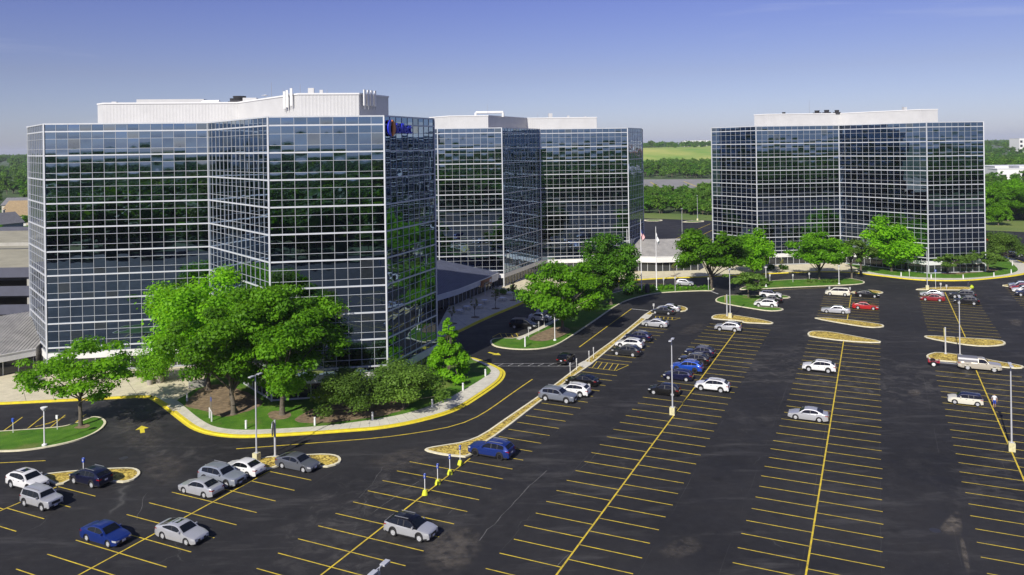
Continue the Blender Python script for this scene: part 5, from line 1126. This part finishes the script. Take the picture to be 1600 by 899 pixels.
def marker(px, py, h, label, col='sign_yellow', z=KH - .03, rz=R_(65)):
    """tall pole with a round section disc turned edge-on"""
    c = P(px, py, z); r = empty('marker_sign', (c.x, c.y, z), rz, label, 'sign', 'round section signs')
    MB().box((0, 0, -.02), .4, .4, .1).tube((0, 0, .08), (0, 0, h), .12, .11, 12).build('pole', 'aluminium', r, 40)
    m = MB(); n = 20
    for o_ in (-.03, .03): m.v += [(.62 * math.cos(2 * math.pi * k / n) - .25, .2 + o_, h - .85 + .8 * math.sin(2 * math.pi * k / n)) for k in range(n)]
    m.f = [tuple(range(n)), tuple(range(2 * n - 1, n - 1, -1))] + [(k, n + k, n + (k + 1) % n, (k + 1) % n) for k in range(n)]
    m.build('disc', col, r)
mat('sign_yellow', (.62, .55, .16), .5)
marker(430, 713, 4.0, 'grey marker pole standing behind the dark grey sedan', 'galv', rz=R_(98)); marker(1136, 494, 4.2, 'marker pole with a yellow disc beside a lamp post on a chip bed'); marker(1477.5, 553, 4.2, 'marker pole with a yellow disc behind the red trailer')
def post_sign(px, py, h, label, col='blue_sign', z=KH - .02, sw=.32, sh=.46, base=False, face=R_(65), group='small post signs'):
    c = P(px, py, z); r = empty('post_sign', (c.x, c.y, z), face, label, 'sign', group); z0 = -.02
    if base: MB().lathe([(.31, -.005), (.29, .10), (.19, .42), (.14, .46), (.01, .46)], 12).build('base', 'lime_paint', r, 30); z0 = .38
    MB().tube((0, 0, z0), (0, 0, h), .04, n=8).build('post', 'white_metal', r, 40)
    MB().box((.06, 0, h - sh), .03, sw, sh).build('panel', col, r); MB().box((-.055, 0, h - sh), .012, sw * .94, sh * .96).build('panel_face', 'white_paint' if col != 'blue_sign' else 'blue_sign', r)
    if col == 'blue_sign': MB().box((-.064, 0, h - sh * .72), .006, sw * .45, sh * .42).build('symbol', 'white_paint', r)
for i, (x, y) in enumerate(((664, 773), (684, 756.5), (703, 741), (719, 726))):
    post_sign(x, y, 2.05, ('blue post sign in a lime base on the row line, beside the lone silver SUV', 'blue post sign in a lime base, second from the lone silver SUV', 'blue post sign in a lime base, second from the royal blue SUV', 'blue post sign in a lime base at the tip of the long median')[i], z=0.0, base=True, sw=.2, group='lime-based post signs')
post_sign(20.5, 676, 1.75, 'blue sign at the back of the lawn island, farther from the tree', face=R_(250)); post_sign(89.5, 671, 1.75, 'white sign at the back of the lawn island near its tree', 'white_metal', face=R_(250)); post_sign(130.5, 744, 1.9, 'blue sign on the chip bed behind the navy crossover')
for i, (x, y, h) in enumerate(((891, 586, 1.8), (901, 579, 1.8), (920.5, 566, 1.75), (927.5, 560, 1.75))): post_sign(x, y, h, 'thin grey post beside the median crossing ramp', 'aluminium', sw=.16, sh=.6, group='median ramp posts')
for i, (x, y) in enumerate(((826, 527), (842, 518), (850.5, 511), (858, 505))): post_sign(x, y, 1.8, 'thin post sign at the nose of the shaded stalls', 'aluminium', sw=.26, sh=.45, group='shaded stall posts', face=R_(200))
for i, (x, y, h, l) in enumerate(((1239, 441, 1.9, 'white post on the far grass strip by the hedge'), (1203, 441, 1.9, 'grey post sign on the far grass strip near the bright tree'), (1264.5, 438, 1.8, 'thin post sign beneath the mid green tree'), (1037, 448, 2.0, 'white post between the flagpoles and the silver hatchback'), (1055, 455, 3.3, 'tall thin post in the shrub bed right of the flagpoles'.replace(' right of', ' beside')), (1107, 453, 2.8, 'post sign at the trunk of the wide locust'), (1421, 433, 1.9, 'white post sign on the lawn of the lone tower'), (1462, 451, 4.3, 'tall post with a blue panel beside a lamp post'), (1470, 452, 1.4, 'short white post on the small far chip bed'), (1479, 452, 1.0, 'short post behind the charcoal SUV'), (1296, 455, 1.0, 'short white post beside the cream minivan'), (1328, 456, 1.0, 'short white post at the tip of the minivan row'), (1021.5, 488, 1.7, 'white post at the end of the long median'))): post_sign(x, y, h, l, 'blue_sign' if 'blue panel' in l else 'white_metal', sw=.35, sh=.5)
def bollard(px, py, label='white bollard light on the lawn beside the curved sidewalk', h=1.0, z=KH - .012, grp='bollard lights by the near lawn'):
    c = P(px, py, z); r = empty('bollard_light', (c.x, c.y, z), 0, label, 'bollard light', grp)
    MB().lathe([(.13, -.01), (.13, h * .72), (.10, h * .72), (.10, h * .74)], 14).build('post', 'white_metal', r, 40); MB().lathe([(.10, h * .74), (.10, h * .86), (.13, h * .86), (.13, h), (.11, h + .02), (.01, h + .02)], 14).build('lamp_cap', 'white_metal', r, 40)
for x, y in ((384.5, 670), (492, 665), (582, 657), (675.5, 636.5), (723.5, 610), (758.5, 588)): bollard(x, y)
bollard(292.5, 627, 'bollard light in tree shade at the walkway edge', grp=None); bollard(820.5, 542, 'bollard with a round cap at the tip of the lawn island', 1.7)
for x, y in ((1408, 432), (1455, 435.5), (1505, 436), (1553, 432.5), (1580, 427.6), (1582, 415), (1575, 409)): bollard(x, y, 'white bollard light on the lawn of the lone tower', grp='bollard lights by the lone tower')
def lantern(px, py, h, label):
    c = P(px, py, KH - .02); r = empty('lantern_post', (c.x, c.y, KH - .02), 0, label, 'lamp post', 'lantern posts')
    MB().lathe([(.28, -.02), (.28, .12), (.14, .2), (.08, .24), (.07, h - .45)], 14).build('pole', 'white_metal', r, 40)
    MB().lathe([(.07, h - .45), (.12, h - .4), (.36, h - .06), (.36, h - .04), (.38, h + .02), (.1, h + .09), (.01, h + .09)], 16).build('lamp_shade', 'white_metal', r, 40)
lantern(69.5, 696, 4.4, 'white funnel-topped lantern post on the lawn island'); lantern(867, 532, 4.6, 'white lantern post on the lawn by the locust soil bed'); lantern(1197, 448, 4.6, 'white lantern post on the far grass strip'); lantern(1311, 444, 4.4, 'lantern post near the tip of the far grass strip')
# directional sign with white posts
c = P(329, 656, KH); r = empty('directional_sign', (c.x, c.y, KH - .012), R_(-60), 'directional sign panel on white posts under the locust', 'sign')
for x in (-.75, .75): MB().box((x, 0, -.02), .14, .14, 1.35).build('post', 'white_metal', r)
MB().box((.1, .05, 1.2), 1.5, .08, 1.9).build('panel', 'sign_back', r) if mat('sign_back', (.16, .13, .09), .6) else None
MB().box((.55, -.01, 2.5), .45, .04, .45).build('emblem', 'blue_sign', r); MB().box((0, 0, 1.2), 1.6, .1, .1).build('rail', 'white_metal', r)
c = P(309, 605, KH); r = MB().box((0, 0, 0), 2.4, .7, .85, R_(30)).box((0, 0, .85), 2.5, .8, .08, R_(30)).build('stone_bench', 'concrete', loc=(c.x, c.y, KH + .002)); tag(r, 'low stone bench block under the bright green tree', 'bench')
# flagpoles and flags
def flagpole(px, py, h, label):
    c = P(px, py, KH - .03); r = empty('flagpole', (c.x, c.y, KH - .03), 0, label, 'flagpole', 'flagpoles')
    MB().lathe([(.3, -.01), (.3, .1), (.14, .2), (.1, .3), (.06, h)], 12).build('pole', 'white_metal', r, 40); MB().lathe([(.01, h), (.1, h + .08), (.1, h + .14), (.01, h + .2)], 10).build('finial', 'galv', r, 40); return c
def flag(c, z, w, drop, label, mats_fn, seed):
    """limp flag: hangs in folds from its hoist"""
    g = random.Random(seed); nx, nz = 14, 13; mb = {}
    def pt(i, j):
        s, t = i / nx, j / nz; x = .07 + w * s * (.25 + .10 * math.sin(t * 3 + seed)); y = .22 * math.sin(s * 11 + t * 2 + seed) * (.4 + s); zz = z - drop * t - s * w * .75 * (1 - .25 * t)
        return (c.x + x, c.y + y, zz)
    r = empty('flag', (0, 0, 0), 0, label, 'flag', 'flags on the poles')
    for i in range(nx):
        for j in range(nz): mb.setdefault(mats_fn(i / nx, j, nz), MB()).quad(pt(i, j), pt(i, j + 1), pt(i + 1, j + 1), pt(i + 1, j))
    for k, m in mb.items(): m.build({'flag_red': 'red_stripes', 'flag_white': 'white_field', 'flag_blue': 'canton'}[k], k, r)
mat('flag_red', (.5, .02, .03), .8); mat('flag_white', (.78, .78, .78), .8); mat('flag_blue', (.02, .03, .16), .8)
c = flagpole(1002.5, 456, 16.6, 'tallest flagpole, carrying the striped flag'); flag(c, 14.6, 2.6, 1.6, 'limp red and white striped flag with a blue canton', lambda s, j, n: 'flag_blue' if s < .4 and j < 7 else ('flag_red' if j % 2 == 0 else 'flag_white'), 1)
c = flagpole(981, 459, 14.6, 'flagpole beside the dark trees, carrying a narrow white flag'); flag(c, 10.5, 2.2, 4.5, 'narrow limp white flag beside the dark trees', lambda s, j, n: 'flag_white', 2)
c = flagpole(1026, 453, 14.6, 'flagpole in the low shrub bed, carrying a wide white flag'); flag(c, 13.4, 3.2, 1.7, 'wide limp white flag in front of the white-fascia pavilion', lambda s, j, n: 'flag_white', 3)
c = P(1011.5, 457, KH); k = MB(); k.lathe([(.55, -.01), (.55, 1.5), (.5, 1.75), (.3, 1.95), (.01, 2.0)], 16); o = k.build('monument_kiosk', 'dark_metal', None, 40, (c.x, c.y, KH - .03)); tag(o, 'dark round-topped kiosk between two flagpoles', 'kiosk')
# cafe tables on the shaded plaza
mat('table_top', (.55, .57, .62), .4, .3)
for i, (x, y) in enumerate(((718, 490), (729, 484), (748, 482), (757, 474), (785, 470.5), (797, 462))):
    c = P(x, y, KH); r = empty('cafe_table', (c.x, c.y, KH + .006), i * .4, 'white cafe table with four stools on the shaded plaza', 'table', 'cafe tables')
    MB().lathe([(.01, .70), (.72, .70), (.72, .75), (.01, .75)], 18).build('table_top', 'table_top', r); MB().lathe([(.3, 0), (.3, .03), (.05, .06), (.05, .70)], 12).build('pedestal', 'galv', r)
    for k in range(4): a = k * 1.5708 + .5; MB().lathe([(.18, 0), (.03, .03), (.03, .42), (.2, .42), (.2, .46), (.01, .46)], 10, (1.05 * math.cos(a), 1.05 * math.sin(a), 0)).build('stool', 'galv', r)

# ================================================================ PEOPLE
def person(px, py, head, label, joints, shirt, legs_m, hold=None):
    c = P(px, py); bm_v = [j[0] for j in joints]; me = bpy.data.meshes.new('body')
    edges = [(j[2], i) for i, j in enumerate(joints) if j[2] is not None]; me.from_pydata(bm_v, edges, []); o = bpy.data.objects.new('person', me); link(o); o.location = (c.x, c.y, .006); o.rotation_euler = (0, 0, head)
    sk = o.modifiers.new('skin', 'SKIN'); sv = me.skin_vertices[0].data
    for i, j in enumerate(joints): sv[i].radius = (j[1], j[1] * .85) if not isinstance(j[1], tuple) else j[1]
    for i in range(len(joints)): sv[i].use_root = (i == 0)
    su = o.modifiers.new('sub', 'SUBSURF'); su.levels = su.render_levels = 2
    dg = bpy.context.evaluated_depsgraph_get(); em = bpy.data.meshes.new_from_object(o.evaluated_get(dg)); o.modifiers.clear(); o.data = em
    for m in ('skin', shirt, legs_m, 'hair', 'rubber'): em.materials.append(MATS[m])
    for p in em.polygons:
        z = p.center.z; x, y = p.center.x, p.center.y; h = max(v[2] for v in bm_v); p.use_smooth = True
        p.material_index = hold(p.center, h) if hold else 0
    return tag(o, label, 'person')
S = [((0, 0, .95), (.15, .12), None), ((0, 0, 1.15), (.16, .11), 0), ((0, 0, 1.38), (.18, .11), 1), ((0, 0, 1.50), .06, 2), ((0, .03, 1.60), (.085, .09), 3), ((0, .03, 1.72), (.075, .085), 4)]
def limbs(S, arms, legs):
    S = list(S)
    for s in (-1, 1):
        b = len(S); S += [((s * .20, 0, 1.42), .06, 2), ((s * arms[0][0], arms[0][1], arms[0][2]), .048, b), ((s * arms[1][0], arms[1][1], arms[1][2]), .036, b + 1), ((s * arms[2][0], arms[2][1], arms[2][2]), (.038, .022), b + 2)]
        for k, f in enumerate((-.02, .0, .02, .035)): S.append(((s * (arms[2][0] + f * .4), arms[2][1] + f, arms[2][2] - .09 - .01 * k), .009, b + 3))
        S.append(((s * (arms[2][0] - .045), arms[2][1] + .03, arms[2][2] - .03), .010, b + 3))
        l = legs[0] if s < 0 else legs[1]; b = len(S); S += [((s * .09, 0, .86), .10, 0), ((s * .10, l[0][0], l[0][1]), .068, b), ((s * .10, l[1][0], l[1][1]), .045, b + 1), ((s * .11, l[1][0] + .15, max(.035, l[1][1] - .045)), (.04, .032), b + 2)]
    return S
def paint_walk(c, h):
    z = c.z
    if z > 1.66 or (z > 1.56 and c.y < .0): return 3
    if z > 1.50: return 0
    if z > .97: return 1 if not (abs(c.x) > .2 and z < 1.2) else 0
    if abs(c.x) > .2 and z > .7: return 0
    if z > .50: return 2
    return 0 if z > .09 else 4
mat('shirt_white', (.72, .72, .72), .85); mat('shorts_blue', (.02, .05, .34), .85); mat('shirt_dark', (.03, .03, .045), .85); mat('trousers_dark', (.05, .05, .06), .85)
person(1554, 637, R_(155), 'person in a white shirt and blue shorts walking past the cream wagon', limbs(S, ((.27, -.04, 1.16), (.26, .10, .95), (.25, .14, .86)), (((.10, .50), (-.06, .09)), ((.10, .49), (.22, .08)))), 'shirt_white', 'shorts_blue', hold=paint_walk)
S2 = [((0, 0, .92), (.15, .12), None), ((0, .12, 1.08), (.16, .11), 0), ((0, .32, 1.20), (.18, .11), 1), ((0, .42, 1.27), .06, 2), ((0, .50, 1.33), (.085, .09), 3), ((0, .58, 1.38), (.075, .085), 4)]
def limbs2(S):
    S = list(S)
    for s in (-1, 1):
        b = len(S); S += [((s * .2, .33, 1.2), .06, 2), ((s * .24, .42, .95), .048, b), ((s * .2, .52, .72), .036, b + 1), ((s * .18, .55, .63), (.038, .022), b + 2)]
        for k, f in enumerate((-.02, .0, .02, .035)): S.append(((s * (.18 + f * .4), .55 + f, .54 - .01 * k), .009, b + 3))
        S.append(((s * .135, .58, .60), .010, b + 3)); b = len(S)
        S += [((s * .10, 0, .84), .10, 0), ((s * .12, .08, .48), .068, b), ((s * .12, -.05 + .1 * s, .09), .045, b + 1), ((s * .13, .1 + .1 * s, .045), (.04, .032), b + 2)]
    return S
def paint_bend(c, h):
    if c.y > .46 and c.z > 1.28: return 3 if c.z > 1.38 else 0
    if c.z > .9: return 1
    if c.y > .38 and c.z < .95: return 0
    return 2 if c.z > .1 else 4
person(1512.5, 449.5, R_(-60), 'person in dark clothes bending over a lime bag by the far chip bed', limbs2(S2), 'shirt_dark', 'trousers_dark', hold=paint_bend)
c = P(1518.5, 451.5); mat('lime_bag', (.42, .52, .02), .6); k = MB(); k.lathe([(.01, 0), (.34, .02), (.42, .24), (.36, .5), (.18, .64), (.09, .68), (.12, .78), (.01, .76)], 14); o = k.build('litter_bag', 'lime_bag', None, 50, (c.x, c.y, KH - .02)); tag(o, 'bulging lime-yellow bag on the far chip bed', 'bag')

# ================================================================ BACKGROUND
# meadow mound, far lot
mm = MB(); X = np.linspace(-500, 720, 41); Y = np.linspace(1130, 1720, 13); hm = lambda x, y: max(-.1, 27 * (1 - math.cos(math.pi * min(1, max(0, (y - 1150) / 430)))) / 2 * min(1, max(0, (x + 480) / 250), max(0, (700 - x) / 150)) + 1.4 * math.sin(x * .013 + y * .008))
for y in Y:
    for x in X: mm.v.append((x, y, -.3 if y < 1140 or x < -470 or x > 690 else hm(x, y)))
for j in range(12):
    for i in range(40): k = j * 41 + i; mm.f.append((k, k + 1, k + 42, k + 41))
struct(mm.build('meadow_hill', 'meadow', None, 60))
mat('far_asphalt', (.24, .235, .22), .9, var=.2, scale=.05)
struct(MB().fill([(90, 575), (240, 560), (260, 720), (100, 760)], -.06).build('far_lot', 'far_asphalt'))
for k in range(4): MB().fill([(112 + k * 30, 590), (113 + k * 30, 590), (124 + k * 30, 700), (123 + k * 30, 700)], -.04).build('row_line', 'line_paint', bpy.data.objects['far_lot'])
struct(MB().fill([(60, 540), (420, 500), (420, 509), (60, 549)], -.05).build('far_road', 'kerb'))
for k, v in enumerate((0, 21, 42)):   # faded row lines in the lot behind the towers
    a = P(1020 + k * 40, 389 - k * 4); line(a, (a.x + 38, a.y + 76), .2, name='row_line')
for pl in ([(1006, 346), (1035, 346), (1035, 343.5), (1006, 343.5)], [(1063, 348), (1100, 347.5), (1100, 345), (1075, 345.3)]): island(pl, 'lawn', w=1.0, smooth=1)
# forests: one mass per side, trees instanced on scattered points
def far_tree(seed, H, R, n, size, m): return tree_data(seed, H, R, 'shrub', n, size, m, clumps=26)
def src(seed, H, R, n, size, m):
    cr, trn = far_tree(seed, H, R, n, size, m); bm = bmesh.new(); bm.from_mesh(cr); lay = bm.faces.layers.float.get('rnd'); nf = len(bm.faces); bm.from_mesh(trn); bm.faces.ensure_lookup_table()
    for f in list(bm.faces)[nf:]: f.material_index = 1
    me = bpy.data.meshes.new('forest_tree'); bm.to_mesh(me); bm.free(); me.materials.append(MATS[m]); me.materials.append(MATS['bark']); return bpy.data.objects.new('forest_tree_source', me)
SRC = [src(31, 12, 5.2, 1500, .95, 'leaf_far'), src(32, 11, 4.6, 1300, .9, 'leaf_dark'), src(33, 9, 4.8, 1300, .85, 'leaf_far')]
def forest(name, pts, source, label):
    me = bpy.data.meshes.new(name); me.from_pydata([p[:3] for p in pts], [], [])
    a = me.attributes.new('scl', 'FLOAT', 'POINT'); a.data.foreach_set('value', [p[3] for p in pts]); b = me.attributes.new('yaw', 'FLOAT', 'POINT'); b.data.foreach_set('value', [rng.uniform(0, 6.28) for _ in pts])
    o = bpy.data.objects.new(name, me); link(o); o['kind'] = 'stuff'; o['label'] = label; o['category'] = 'woodland'
    ng = bpy.data.node_groups.new(name, 'GeometryNodeTree'); ng.interface.new_socket('Geometry', in_out='INPUT', socket_type='NodeSocketGeometry'); ng.interface.new_socket('Geometry', in_out='OUTPUT', socket_type='NodeSocketGeometry')
    n = ng.nodes; gi, go = n.new('NodeGroupInput'), n.new('NodeGroupOutput'); mp = n.new('GeometryNodeMeshToPoints'); ip = n.new('GeometryNodeInstanceOnPoints'); oi = n.new('GeometryNodeObjectInfo'); oi.inputs['Object'].default_value = source; oi.inputs['As Instance'].default_value = True
    na = n.new('GeometryNodeInputNamedAttribute'); na.data_type = 'FLOAT'; na.inputs['Name'].default_value = 'scl'; nb = n.new('GeometryNodeInputNamedAttribute'); nb.data_type = 'FLOAT'; nb.inputs['Name'].default_value = 'yaw'
    cx = n.new('ShaderNodeCombineXYZ'); L = ng.links.new
    L(nb.outputs[0], cx.inputs[2]); L(gi.outputs[0], mp.inputs[0]); L(mp.outputs[0], ip.inputs['Points']); L(oi.outputs['Geometry'], ip.inputs['Instance']); L(cx.outputs[0], ip.inputs['Rotation']); L(na.outputs[0], ip.inputs['Scale']); L(ip.outputs[0], go.inputs[0])
    md = o.modifiers.new('scatter', 'NODES'); md.node_group = ng; return o
def scatter(n, inside, box, s0, s1, z=None):
    out = []; tries = 0
    while len(out) < n and tries < n * 40:
        tries += 1; x = rng.uniform(box[0], box[1]); y = rng.uniform(box[2], box[3])
        if inside(x, y): out.append((x, y, (-.15 if z is None else z(x, y)), rng.uniform(s0, s1)))
    return out
def px_of(x, y): return CX + FPX * x / y
def split3(pts, nm, label):
    for k in range(3):
        sub = [p for i, p in enumerate(pts) if i % 3 == k]
        if sub: forest(nm, sub, SRC[k], label)
near_edge = lambda x: 377 + max(0, (x - 61)) * (-.583) if x > 61 else 377
belt1 = scatter(1500, lambda x, y: y > near_edge(x) + 8 and not (60 < x < 430 and 497 < y < 560) and not (85 < x < 262 and y > 550) and not (x > 150 and y < 340 and x < 300 and y > near_edge(x) and y < near_edge(x) + 45), (20, 420, 300, 575), .55, .85)
belt2 = scatter(2200, lambda x, y: not (85 < x < 262 and y < 765) and not (355 < x < 560 and 585 < y < 690), (-100, 900, 570, 1120), .9, 1.4)
leftw = scatter(2600, lambda x, y: px_of(x, y) < 380 and not (y < 470 and x > -330), (-1300, -150, 380, 1500), .9, 1.5)
far = scatter(7000, lambda x, y: -600 < px_of(x, y) < 2300 and not (-470 < x < 700 and y < 1600), (-2600, 3300, 1130, 3300), 1.0, 1.6, lambda x, y: (24 if -470 < x < 700 and y < 2300 else 14) * min(1, max(0, y - 1130) / 500))
for pts, nm in ((belt1, 'woodland'), (belt2, 'woodland'), (leftw, 'woodland'), (far, 'woodland')): split3(pts, nm, {id(belt1): 'dense tree belt along the edge of the back lot', id(belt2): 'tree belt beyond the far lot', id(leftw): 'woods beyond the houses and the parking deck', id(far): 'distant woods on the horizon'}[id(pts)])
back = scatter(2000, lambda x, y: True, (-420, 420, -240, -38), 1.0, 1.7) + scatter(3200, lambda x, y: True, (-1100, 1100, -1500, -240), 1.1, 1.8)
split3(back, 'woodland', 'woods across the road from the parking lot')
# single trees on the right beyond the road
for i, (x, y, s) in enumerate(((1552, 342, 1.25), (1575, 345, 1.15), (1598, 341, 1.3), (1620, 344, 1.2), (1560, 352, .8), (1590, 330, 1.2))):
    TR(x, y, ('farb', 'far')[i % 2], 'green tree on the lawn beyond the road past the lone tower', s * .95, i * 1.3, group='trees beyond the far road')
struct(MB().fill([(178, 293), (330, 200), (420, 250), (240, 345)], -.02).build('far_lawn', 'grass_far'))
# houses beyond the parking deck
mat('siding_grey', (.24, .25, .30), .8); mat('siding_white', (.7, .7, .68), .8); mat('siding_tan', (.5, .45, .36), .8); mat('shingle_brown', (.30, .22, .12), .9, var=.2, scale=1.5); mat('shingle_grey', (.16, .16, .17), .9, var=.2, scale=1.5); mat('shingle_tan', (.34, .30, .24), .9, var=.2, scale=1.5)
def house(x, y, w, dpt, h, rh, rz, sd, rf, label):
    r = empty('house', (x, y, -.15), R_(rz), label, 'house', None)
    wl = MB(); wl.box((0, 0, 0), w, dpt, h)
    for s in (-1, 1): i0 = len(wl.v); wl.v += [(s * w / 2, -dpt / 2, h), (s * w / 2, dpt / 2, h), (s * w / 2, 0, h + rh)]; wl.f.append((i0, i0 + 1, i0 + 2))
    wl.build('wall', sd, r); o_ = .5
    rm = MB()
    for s in (-1, 1):
        k = rh / (dpt / 2); rm.obox((-w / 2 - o_, s * (dpt / 2 + o_), h - k * o_), (w + 2 * o_, 0, 0), (0, -s * (dpt / 2 + o_), rh + k * o_), (0, 0, .2))
    roof = rm.build('roof', rf, r); MB().box((w * .22, dpt * .12, h + rh * .4), .8, .8, rh * .9).build('chimney', 'concrete', roof)
    for s in (-1, 1):
        for i in range(3):
            wx = -w / 2 + w * (i + .5) / 3; wn = MB().box((wx, s * (dpt / 2 + .02), 1.0), 1.3, .08, 1.4).build('window', 'shop_glass', r); MB().box((wx, s * (dpt / 2 + .05), .88), 1.6, .12, .12).build('sill', 'white_metal', wn)
        if h > 4.5: MB().box((s * (w / 2 + .02), 0, 3.6), .08, 1.3, 1.3).build('window', 'shop_glass', r)
    MB().box((w * .08, -dpt / 2 - .03, 0), 1.0, .1, 2.1).build('door', 'siding_white', r)
house(-212, 322, 13, 11, 5.5, 4.0, 68, 'siding_grey', 'shingle_grey', 'blue-grey gabled house behind the parking deck'); house(-232, 372, 15, 10, 5, 3.6, 12, 'siding_tan', 'shingle_brown', 'tan house with a brown roof behind the blue-grey one'); house(-262, 420, 16, 11, 5, 3.6, 5, 'siding_tan', 'shingle_brown', 'wide brown-roofed house at the edge of the woods'); house(-212, 360, 11, 10, 5.2, 3.6, 80, 'siding_white', 'shingle_tan', 'white gabled house with a pale tan roof'); house(-247, 408, 10, 9, 5, 3.4, 70, 'siding_white', 'shingle_grey', 'white house with a dark roof among garden trees'); house(-282, 450, 18, 11, 5, 3.5, 0, 'siding_tan', 'shingle_grey', 'long grey-roofed house before the woods')
for i, (x, y, k, s) in enumerate(((-198, 300, 'farb', .5), (-214, 303, 'far', .5), (-226, 340, 'farb', .62), (-222, 352, 'far', .5), (-240, 392, 'farb', .6), (-268, 400, 'far', .6), (-200, 335, 'midd', .5), (-185, 296, 'farb', .5))): plant_tree((x, y), TD[k], 'garden tree among the houses behind the parking deck', sc=(s, s, s), rz=i, group='garden trees by the houses', z=-.13)
# offices beyond the right-hand trees
mat('office_white', (.72, .72, .70), .7); mat('brick_red', (.34, .17, .12), .8)
def office(x, y, w, dpt, h, nb, nf, label, sd='office_white', rz=0):
    r = empty('office_block', (x, y, -.15), R_(rz), label, 'office building', None); MB().box((0, 0, 0), w, dpt, h).build('wall', sd, r); MB().box((0, 0, h), w + .5, dpt + .5, .5).build('roof', 'white_metal', r); MB().box((w * .15, 0, h + .5), w * .2, dpt * .4, 2).build('roof_unit', 'galv', r)
    for j in range(nf):
        for i in range(nb): MB().box((-w / 2 + w * (i + .5) / nb, -dpt / 2 - .03, 1.2 + j * (h - 1) / nf), w / nb * .62, .1, (h - 1) / nf * .55).build('window', 'shop_glass', r)
office(420, 630, 70, 30, 12, 9, 2, 'white low office beyond the trees past the far road', rz=-8); office(388, 610, 24, 16, 10.5, 3, 1, 'small white block beside the low white office', rz=-8)
office(1010, 1500, 90, 30, 34, 12, 4, 'distant white building on the skyline with a red brick neighbour'); office(1120, 1510, 150, 30, 38, 16, 5, 'largest distant white building on the skyline'); office(1075, 1440, 130, 20, 22, 12, 2, 'distant red brick building under the white skyline blocks', 'brick_red')
for i, (x, w, h) in enumerate(((560, 90, 42), (640, 40, 52), (740, 120, 46), (850, 60, 40))): office(x, 2350, w, 30, h, 8, 2, 'pale distant building on the skyline between two towers')
for o in bpy.data.objects:
    if o.get('label') == 'pale distant building on the skyline between two towers': o['group'] = 'pale skyline buildings'

# ================================================================ HAZE
hz = MB().obox((-9100, -9100, -1.2), (18200, 0, 0), (0, 21200, 0), (0, 0, 92)).build('haze', None); hz['kind'] = 'stuff'
hm_ = bpy.data.materials.new('haze'); hm_.use_nodes = True; N = hm_.node_tree
for n in list(N.nodes):
    if n.type == 'BSDF_PRINCIPLED': N.nodes.remove(n)
pv = N.nodes.new('ShaderNodeVolumePrincipled'); pv.inputs['Color'].default_value = (.80, .86, 1.0, 1); pv.inputs['Density'].default_value = .00007; pv.inputs['Anisotropy'].default_value = .0
N.links.new(pv.outputs[0], N.nodes['Material Output'].inputs['Volume']); hz.data.materials.append(hm_)
